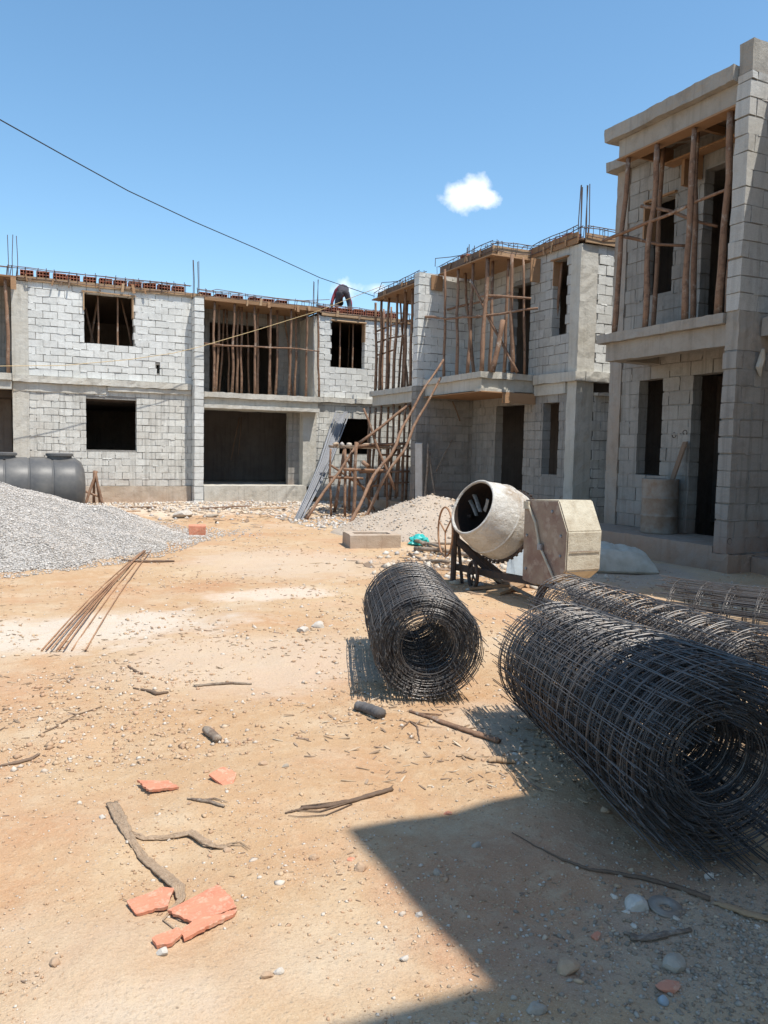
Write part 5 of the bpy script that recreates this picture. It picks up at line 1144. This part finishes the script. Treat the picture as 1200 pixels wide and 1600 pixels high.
for i, (a, b_, r_) in enumerate((((648, 862), (800, 880), .04), ((640, 850), (720, 870), .035), ((690, 868), (640, 843), .03), ((735, 908), (830, 938), .03), ((660, 858), (770, 862), .025), ((700, 890), (640, 868), .03))):
    p0, p1 = gp(*a), gp(*b_); p0.z += .05+.03*i % .1; p1.z += .04
    pole('scrap_pole', p0, p1, f'scrap pole in the litter behind the mixer, {ORD[i]} by length', 'pole', 'scrap poles around the mixer', r_, r_*.8, .03, 'grey_wood')
for i, (x, y, l, w_, rz, m, lab) in enumerate(((790, 925, .5, .09, .4, 'board_pale', 'pale short board under the mixer'), (765, 922, .45, .07, -.5, 'plywood', 'brown board under the mixer drum'), (812, 915, .35, .08, 1.2, 'grey_wood', 'grey board beside the mixer leg'),
                                         (600, 800, .8, .06, .5, 'grey_wood', 'grey board in the spill under the platform'), (352, 795, 1.2, .04, .05, 'pole_wood', 'long reddish batten lying before the porch step'), (405, 797, 1.4, .04, -.02, 'board_pale', 'pale batten lying before the porch step'),
                                         (215, 795, .9, .035, -.5, 'pole_wood', 'reddish batten in the rubble by the far left wall'), (190, 802, .8, .05, .2, 'plywood', 'brown batten at the back of the gravel heap'))):
    p = gp(x, y); mb = MB(); mb.obox(p+Vector((0, 0, .04)), (l/2*math.cos(rz), l/2*math.sin(rz), rng.uniform(-.02, .03)), (-w_*math.sin(rz), w_*math.cos(rz), 0), (0, 0, .012), jit=.005); tag(mb.build('board', m, loc=p), lab, 'board', 'loose boards on the earth')
p = at(790, 893, 1, 8.35); p.z = 0; mb = MB(); q = at(822, 893, 1, 8.25); hh_ = .42
for r_ in range(7):
    for k in range(7):
        a = p.lerp(q, k/6); mb.v.append((a.x+.03*math.sin(k*1.1+r_*.4)+.10*r_/6, a.y+.16*r_/6, height(a.x, a.y)+hh_*r_/6+.03*math.sin(k*.9)))
nb_ = len(mb.v); mb.v += [(x_, y_+.004, z_) for x_, y_, z_ in mb.v]
for r_ in range(6):
    for k in range(6): b_ = r_*7+k; mb.face((b_, b_+1, b_+8, b_+7)); mb.face((nb_+b_, nb_+b_+7, nb_+b_+8, nb_+b_+1))
tag(mb.build('metal_sheet', 'sheet_blue', loc=p), 'bluish bent sheet propped up behind the mixer drum', 'sheet')
p = gp(655, 852); mb = MB(); bm2 = bmesh.new(); bmesh.ops.create_icosphere(bm2, subdivisions=3, radius=1)
for v in bm2.verts:
    q = v.co*(1+.5*noise.noise(v.co*2.3)+.25*noise.noise(v.co*6)); mb.v.append((p.x+q.x*.16, p.y+q.y*.10, p.z+.07+max(q.z, -.6)*.11))
for f_ in bm2.faces: mb.face(tuple(v.index for v in f_.verts))
bm2.free(); tag(mb.build('plastic_bag', 'plastic_teal', loc=p), 'crumpled turquoise plastic bag on the scrap poles', 'plastic bag')
# cement sack by the porch
p = Vector((7.62, 8.35, height(7.62, 8.35))); mb = MB(); N = 46; L_, W_ = .42, .31; dirx = Vector((.86, -.5, 0)); diry = Vector((.5, .86, 0))
for s_ in (1, -1):
    b = len(mb.v)
    for j in range(N+1):
        for i in range(N+1):
            u, v = 2*i/N-1, 2*j/N-1; e = max(0, 1-u**4)*max(0, 1-v**4)
            k = 1+.05*(u*u*v*v)-.05*(v*v*(1-u*u)+u*u*(1-v*v))
            z = .085+.05*v + ((.25-.07*u)*e**.42 if s_ > 0 else -.085*e**.35) + .03*noise.noise(Vector((u*2.4, v*2.4, 3.)))*e - .035*abs(noise.noise(Vector((u*2.2+v*1.4, v*3.4-u, s_*3.))))*e**.3 - .016*abs(noise.noise(Vector((u*6, v*7, s_*5.))))
            mb.v.append(tuple(p + dirx*(u*L_*k) + diry*(v*W_*k) + Vector((0, 0, max(z, .0)))))
    for j in range(N):
        for i in range(N):
            a = b+j*(N+1)+i; q = (a, a+1, a+N+2, a+N+1); mb.face(q if s_ > 0 else q[::-1])
tag(mb.build('cement_sack', 'sack_fabric', loc=p, smooth=True), 'full greyish sack lying flat at the foot of the near porch', 'sack')
p = gp(1040, 1420); mb = MB(); mb.lathe([(.0, .02), (.006, .022), (.012, .045), (.006, .05), (.010, .058), (.004, .06), (0, .058)], p+Vector((0, 0, .002)), (.05, -.1, 1), 28); tag(mb.build('tin_lid', 'barrel_paint', loc=p, smooth=True), 'round dull grey lid lying in the shaded gravel', 'lid')
p = gp(1033, 1566); mb = MB(); mb.lathe([(0, 0), (0, .014), (.016, .015), (.018, .012), (.018, 0)], p, (.3, -.6, .7), 18); tag(mb.build('bottle_cap', 'sheet_blue', loc=p, smooth=True), 'small blue cap among the shaded gravel', 'cap')
